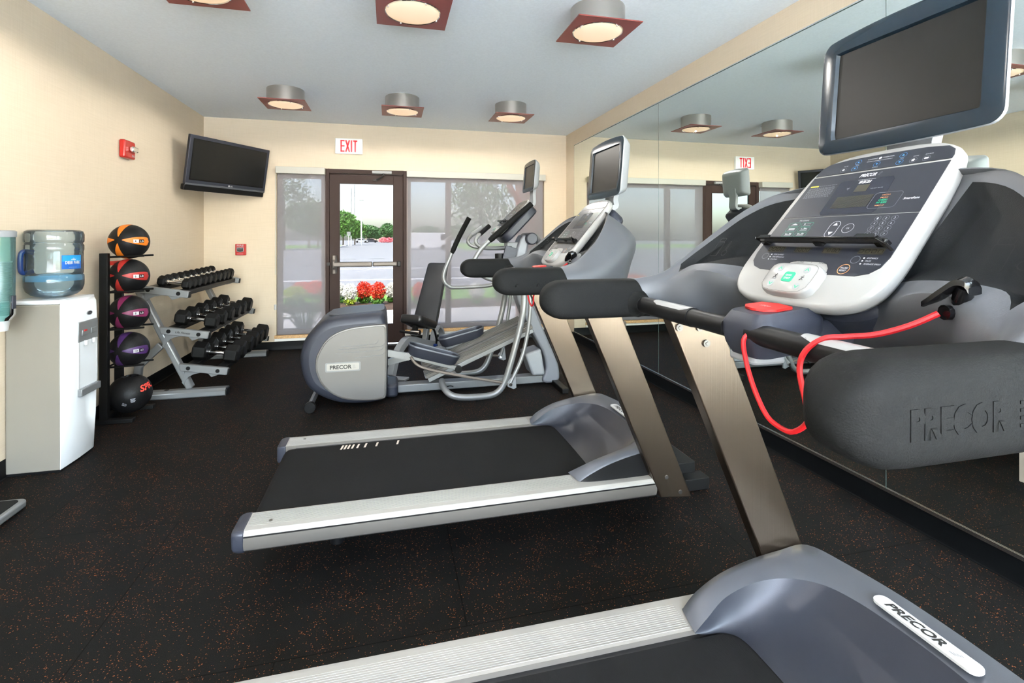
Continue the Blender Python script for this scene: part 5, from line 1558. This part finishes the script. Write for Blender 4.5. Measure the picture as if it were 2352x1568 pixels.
for (key, ysp), (xa, za, xb, zb) in zip(spots.items(), TIERS):
    d_ = Vector((xb - xa, 0, zb - za)).normalized(); nn = Vector((-d_.z, 0, d_.x))
    for i, y in enumerate(ysp):
        src = sizes[key]
        r = src if key not in used else copy_tree(src); used.add(key)
        sc = {'top': .88 + .045 * i / 2, 'mid': .94 + .02 * i, 'low': 1.0 + .008 * i}[key]
        R_ = {'top': .056, 'mid': .073, 'low': .083}[key] * sc * .866
        p = Vector((xa, y, za)) + d_ * .185 + nn * (.0245 + R_)
        r.location = p; r.rotation_euler = (0, math.asin(-d_.z), 0); r.scale = (.95 + .05 * sc, sc, sc)
        nm = ordn[i] if i < len(ysp) - 1 else 'farthest'
        r['label'] = '%s black hex dumbbell, %s from the front of the %s rack tier' % ({'top': 'small', 'mid': 'medium', 'low': 'large'}[key], nm, {'top': 'top', 'mid': 'middle', 'low': 'bottom'}[key])
        r['label'] = r['label'].replace('nearest from the front', 'nearest the camera').replace('farthest from the front', 'farthest back').replace('camera of the', 'camera on the').replace('back of the', 'back on the')

# ================================================================== MEDICINE BALL TREE
bt = thing('medicine_ball_rack', 'narrow black medicine ball tower between the cooler and the dumbbells', 'ball rack', (0, 0, 0))
for (x, y, h_) in ((-1.985, 4.18, 1.225), (-2.012, 4.44, 1.16)):
    MB().box(x - .026, x + .026, y - .018, y + .018, .03, h_).build('upright', M['black_steel'], bt, bevel=.003)
bs = MB(); bs.box(-2.05, -1.80, 4.155, 4.205, .0, .030); bs.build('base_bar', M['black_steel'], bt, bevel=.004)
bs = MB(); bs.box(-2.05, -1.79, 4.45, 4.50, .0, .030); bs.build('base_bar', M['black_steel'], bt, bevel=.004)
MB().box(-2.045, -2.0, 4.20, 4.46, .0, .030).build('base_cross', M['black_steel'], bt, bevel=.004)
bzs = (1.308, 1.050, .778, .503, .205)
for i, z in enumerate(bzs[:4]):
    zz_ = z - .108
    for y in (4.235, 4.385):
        MB().tube([(-2.01, y, zz_ - .006), (-1.76, y, zz_ + .004)], .0075, 8).build('prong', M['black_steel'], bt)
    MB().tube([(-2.0, 4.19, zz_ - .006), (-2.01, 4.43, zz_ - .006)], .007, 8).build('cross_rod', M['black_steel'], bt)
    r_ = MB().tube([(-1.985, 4.18, zz_ - .03), (-1.985, 4.235, zz_ - .03)], .006, 6)
MB().box(-1.990, -1.975, 4.22, 4.40, 1.135, 1.165).build('name_strip', M['spri'], bt, bevel=.001)
def med_ball(z, m, lab, kg, lb, first=True, r=.128):
    b = thing('medicine_ball', lab, 'medicine ball', (-1.888, 4.31, z), group='medicine balls on the tower')
    n = 48; rings_ = 32
    mb_ = MB(); rows = []
    for i in range(rings_ + 1):
        th = pi * i / rings_; rr = max(r * sin(th), 1e-5)
        rows.append([(rr * cos(2 * pi * k / n), rr * sin(2 * pi * k / n), -r * cos(th)) for k in range(n)])
    # ball axis along x-ish: colour panels are six pointed leaves around the equator
    mb_.grid(rows, 0, close=True)
    Rm = Matrix.Rotation(radians(90), 4, 'Y')
    mb_.v = [Rm @ v for v in mb_.v]
    ob = mb_.build('ball', M['ball'], b, smooth=180)
    # leaf panels
    lf_ = MB()
    PA = radians(-97)          # the pole of the panels faces the room, petals fan out from it
    pole = Vector((cos(PA), sin(PA), .10)).normalized()
    e1 = Vector((-pole.y, pole.x, 0)).normalized(); e2 = pole.cross(e1).normalized()
    e1 = e1 if e1.x > 0 else -e1
    e2 = Vector((0, 0, 1)) - pole * pole.z; e2.normalize()
    for a0, wk in ((0, .80), (radians(92), .75), (radians(180), .7), (radians(262), .75)):
        rows = []
        for i in range(17):
            t = i / 16; dist = .20 + 1.45 * t
            half_w = .30 * wk * (sin(pi * min(1.0, t * .62 + .02)) ** .9) * (1 if t < .9 else sqrt(max(0.0, 1 - ((t - .9) / .1) ** 2)) + .001)
            row = []
            for j in range(7):
                w_ = half_w * (-1 + 2 * j / 6)
                dr = e1 * cos(a0) + e2 * sin(a0); pr_ = pole.cross(dr)
                v = (pole * cos(dist) + dr * sin(dist)) * cos(w_) + pr_ * sin(w_)
                row.append(v.normalized() * (r + .0012))
            rows.append(row)
        lf_.grid(rows, 0)
    lf_.build('colour_panels', M[m], ob, smooth=60)
    # white size label wrapped on the surface facing the room
    def wrap(mb2, mi, pts, rr):
        V = []
        for x, y in pts:
            az = -.66 + x / r; el_ = .03 + y / r
            V.append(Vector((cos(el_) * cos(az), cos(el_) * sin(az), sin(el_))) * rr)
        return V
    lb_ = MB()
    def patch(x0, x1, y0, y1, mi, rr):
        rows = [[(x0 + (x1 - x0) * i / 6, y0 + (y1 - y0) * j / 3) for i in range(7)] for j in range(4)]
        lb_.grid([wrap(None, mi, rw, rr) for rw in rows], mi)
    patch(-.040, -.006, -.012, .012, 0, r + .0022); patch(-.004, .030, -.012, .012, 1, r + .0022)
    vs, fs_x = text_mesh(kg, .02); lb_.add(wrap(None, 0, [(-.031 + a * (.008 * len(kg)), -.008 + b_ * .016) for a, b_ in vs], r + .0027), fs_x, 1)
    vs, fs_x = text_mesh(lb, .02); lb_.add(wrap(None, 0, [(.002 + a * .024, -.007 + b_ * .014) for a, b_ in vs], r + .0027), fs_x, 0)
    lb_.build('size_label', [M['white'], M['black']], ob, smooth=60)
    return b
med_ball(bzs[0], 'ball_o', 'black and orange medicine ball, topmost on the tower', '4', 'LB')
med_ball(bzs[1], 'ball_r', 'black and red medicine ball, second from the top', '6', 'LB')
med_ball(bzs[2], 'ball_m', 'black and magenta medicine ball in the middle of the tower', '8', 'LB')
med_ball(bzs[3], 'ball_p', 'black and purple medicine ball, fourth from the top', '10', '4.5')
gb = thing('grip_medicine_ball', 'all black medicine ball with handle openings, lowest on the tower', 'medicine ball', (-1.885, 4.315, .172), group='medicine balls on the tower')
mb_ = MB(); rows = []
R0 = .140
for i in range(33):
    th = pi * i / 32; rows.append([(R0 * sin(th) * cos(2 * pi * k / 48) if 0 < i < 32 else 0, R0 * sin(th) * sin(2 * pi * k / 48) if 0 < i < 32 else 0, -R0 * cos(th)) for k in range(48)])
for i, rw in enumerate(rows):
    for k, (x, y, z) in enumerate(rw):
        # dished hand opening on the top
        d_ = math.hypot(x + .01, (y + .0) * 1.6); 
        if z > 0 and d_ < .065: f = (1 - (d_ / .065) ** 2); z -= .055 * min(1, f * 3)
        rw[k] = (x, y, z)
mb_.grid(rows, 0, close=True); gbo = mb_.build('ball', M['ball'], gb, smooth=50)
lb_ = MB()
def wrapg(pts, az0, el0, tilt_=0.0):
    V = []
    for x, y in pts:
        xx = x * cos(tilt_) - y * sin(tilt_); yy = x * sin(tilt_) + y * cos(tilt_)
        az = az0 + xx / R0; e2 = el0 + yy / R0; V.append(Vector((cos(e2) * cos(az), cos(e2) * sin(az), sin(e2))) * (R0 + .0012))
    return V
vs, fs_x = text_mesh('SPRI', .03); lb_.add(wrapg([(a * .125 - .05 + b_ * .012, b_ * .048) for a, b_ in vs], -.35, .22, .12), fs_x, 0)
for q in range(4):
    lb_.add(wrapg([(x, y) for x, y in ((0, -.008 * q), (.030 - .004 * (q % 2), -.008 * q), (.030 - .004 * (q % 2), -.008 * q + .0035), (0, -.008 * q + .0035))], -1.15, -.10, .1), [(0, 1, 2, 3)], 1)
for q, w_ in enumerate(('DUAL', 'GRIP')):
    vs, fs_x = text_mesh(w_, .02); lb_.add(wrapg([(a * .030, b_ * .009 - .012 * q) for a, b_ in vs], -1.50, -.28, -.5), fs_x, 1)
lb_.build('printed_name', [M['spri'], M['mark']], gbo, smooth=60)

# ================================================================== WATER COOLER
wc = thing('water_cooler', 'white floor standing water cooler at the left edge', 'water cooler', (0, 0, 0))
X0, X1, Y0, Y1, ZT = -2.076, -1.818, 3.372, 3.70, .972
m_ = MB(); m_.box(X0, X1, Y0, Y1, .012, .955); bd2 = m_.build('cabinet', M['cream'], wc, bevel=.006)
MB().box(X0, X1, Y0 + .002, Y1 - .002, .0, .012).build('kick_base', M['black'], bd2)
# white front moulding, bowed, with chamfered edges
prof = [(.004, .014), (.016, .08), (.028, .25), (.033, .50), (.034, .85), (.030, .945), (.018, .972), (.0, .980)]
rows = []
for px_, z in prof:
    rows.append([(X1, Y0 - .001, z), (X1 + px_ * .30, Y0 - .001, z), (X1 + px_, Y0 + .045, z), (X1 + px_ + .004, (Y0 + Y1) / 2, z), (X1 + px_, Y1 - .03, z), (X1 + px_ * .30, Y1 + .001, z), (X1, Y1 + .001, z)])
fm = MB(); fm.grid(rows, 0); fm.cap(rows[-1]); fm.cap(rows[0], flip=True)
fmo = fm.build('front_moulding', M['white_gl'], wc, bevel=.006, smooth=40)
tp = MB(); tp.box(X0 - .003, X1 + .0, Y0 - .003, Y1 + .003, .955, .980); tp.build('top_deck', M['white_gl'], wc, bevel=.012, bseg=3)
FX = X1 + .0365
T = frame((FX, 3.570, 0), (0, 1, 0), (0, 0, 1))
q_ = MB()
al = MB(); al.box(-.100, .100, .715, .835, -.008, .004, 0, T); fas = al.build('tap_panel', M['silver'], wc, bevel=.004)
for x in (-.045, .045): MB().box(x - .028, x + .028, .752, .785, .004, .010, 0, T).build('tap_button', M['silver'], fas, bevel=.002)
MB().box(-.060, -.030, .775, .786, .010, .012, 0, T).build('red_indicator', M['red'], fas, bevel=.001)
nc = MB()      # niche: frame with recessed back
nc.box(-.100, -.085, .44, .715, -.035, .003, 0, T); nc.box(.085, .100, .44, .715, -.035, .003, 0, T)
nc.build('niche_frame', M['white'], wc, bevel=.004)
MB().box(-.085, .085, .44, .715, -.004, .0010, 0, T).build('niche_back', M['white_gl'], wc)
for x in (-.042, .042): MB().cyl(T @ Vector((x, .708, .010)), .010, -.018, .012, n=12).build('spout', M['white'], wc, bevel=.002)
dt = MB(); dt.box(-.100, .100, .395, .438, -.004, .020, 0, T); dto = dt.build('drip_tray', M['silver'], wc, bevel=.004)
g_ = MB()
for q in range(10): g_.box(-.088 + q * .0182, -.078 + q * .0182, .4385, .4405, .0, .018, 0, T)
g_.build('tray_grille', M['grey_lt'], dto)
lg = MB(); lg.prism(circ(.012, .878, .026, 24, .0125), .0, .004, T, 0); lg.prism(circ(.012, .878, .022, 24, .0095), .004, .0045, T, 1); lg.txt('Primo', -.004, .874, .032, .008, .0048, T, 0)
lg.build('maker_badge', [M['silver'], M['slate_dk']], fmo, smooth=0)
# bottle
bo = thing('water_bottle', 'large blue tinted water bottle with handle upside down on the cooler', 'water bottle', (-1.945, 3.555, .981))
pr = [(.040, .0), (.070, .004), (.105, .016), (.128, .040), (.1365, .070), (.1375, .10), (.1365, .128), (.130, .136), (.133, .142), (.1335, .155), (.1330, .27), (.134, .275), (.1365, .283), (.1365, .310), (.131, .318), (.131, .324),
      (.1365, .330), (.1375, .345), (.1375, .375), (.132, .393), (.118, .401), (.085, .402), (.03, .396), (.0001, .395)]
bm_ = MB(); rows = []
nn_ = 48
mi = lambda i, j: 1 if i in (5, 6) else 0
bm_.lathe(pr, nn_, None, mi)
bdy = bm_.build('bottle_body', [M['bottle'], M['bottle_band']], bo, smooth=40)
wt = MB(); wt.lathe([(.0001, .004), (.068, .007), (.103, .018), (.126, .042), (.133, .072), (.134, .112), (.0001, .112)], 32); wt.build('water', M['bottle'], bo, smooth=40)
hn = MB()
HA = radians(-136)
hT = Matrix.Rotation(HA, 4, 'Z')
hp3 = cr([(.095, 0, .160), (.128, 0, .150), (.146, 0, .160), (.150, 0, .21), (.146, 0, .262), (.128, 0, .276), (.095, 0, .268)], 5)
hn.tube([hT @ p for p in hp3], .0135, 10); hn.build('handle', M['bluehandle'], bo)
for q in range(6):
    pass
lb_ = MB(); LA = radians(-24)
def cyl_patch(mb2, a0, a1, z0, z1, mi, rr):
    mb2.grid([[(rr * cos(a0 + (a1 - a0) * i / 12), rr * sin(a0 + (a1 - a0) * i / 12), z) for i in range(13)] for z in (z0, z1)], mi)
a0, a1 = LA - .42, LA + .42
cyl_patch(lb_, a0, a1, .170, .252, 0, .1342); cyl_patch(lb_, a0 + .02, a1 - .02, .215, .250, 1, .1345)
def cyl_txt(s_, ac, wd, z0, h_, mi, bold=.0):
    vs, fs_x = text_mesh(s_, bold); R_ = .1350
    lb_.add([(R_ * cos(ac + (a - .5) * wd / R_), R_ * sin(ac + (a - .5) * wd / R_), z0 + b_ * h_) for a, b_ in vs], fs_x, mi)
cyl_txt('DEER PARK', LA + .02, .086, .199, .019, 2, .03)
cyl_txt('NATURAL SPRING WATER', LA, .045, .178, .004, 2)
for q in range(5):   # small white splash emblem
    a = LA + .02 + (q - 2) * .035; lb_.add([(.1350 * cos(a - .02), .1350 * sin(a - .02), .222), (.1350 * cos(a + .02), .1350 * sin(a + .02), .222), (.1350 * cos(a + (q - 2) * .02), .1350 * sin(a + (q - 2) * .02), .240 - abs(q - 2) * .004)], [(0, 1, 2)], 2)
lb_.build('bottle_label', [M['label_blue'], M['label_sky'], M['white']], bo, smooth=60)

# cup dispenser
cd = thing('cup_dispenser', 'teal translucent paper cup dispenser on the left wall beside the cooler', 'cup dispenser', (-1.988, 3.185, .90))
MB().lathe([(.062, .03), (.064, .44), (.066, .442), (.066, .465), (.062, .470), (.0001, .472)], 32).build('tube', M['teal'], cd, smooth=40)
MB().lathe([(.068, .438), (.069, .468), (.060, .474)], 32).build('lid_collar', M['grey_lt'], cd)
MB().lathe([(.066, .10), (.066, .03), (.058, .015), (.050, .0)], 32).build('lower_collar', M['teal'], cd, smooth=40)
cu = MB()
for q in range(26): cu.lathe([(.043, .035 + q * .0105), (.052, .043 + q * .0105), (.050, .0435 + q * .0105)], 24)
cu.build('paper_cups', M['white'], cd, smooth=60)
MB().lathe([(.036, -.055), (.047, .034), (.045, .034), (.034, -.053), (.0001, -.053)], 24).build('dispensed_cup', M['white'], cd, smooth=40)
MB().box(-.091, -.062, -.05, .05, .02, .42).build('wall_bracket', M['grey_lt'], cd, bevel=.004)
MB().box(.052, .069, -.012, .012, .06, .13).build('latch', M['slate_dk'], cd, bevel=.002)

# floor scale at the left edge
sc_ = thing('floor_scale', 'flat silver and black floor scale at the left edge of the floor', 'scale', (-1.90, 2.76, 0))
ol = rrect(-.165, .165, -.215, .215, .03, 6); ol = [(x + .018 * (1 - (y / .215) ** 2) * (1 if x > 0 else -1), y) for x, y in ol]
MB().prism(ol, .012, .048).build('platform_rim', M['silver'], sc_, bevel=.010, bseg=3)
MB().prism([(x * .86, y * .82 + .02) for x, y in ol], .048, .0505).build('tread_mat', M['tray'], sc_, bevel=.001)
for x in (-.12, .12):
    for y in (-.16, .16): MB().cyl((x, y, 0), .018, 0, .013, n=12).build('foot', M['black'], sc_)
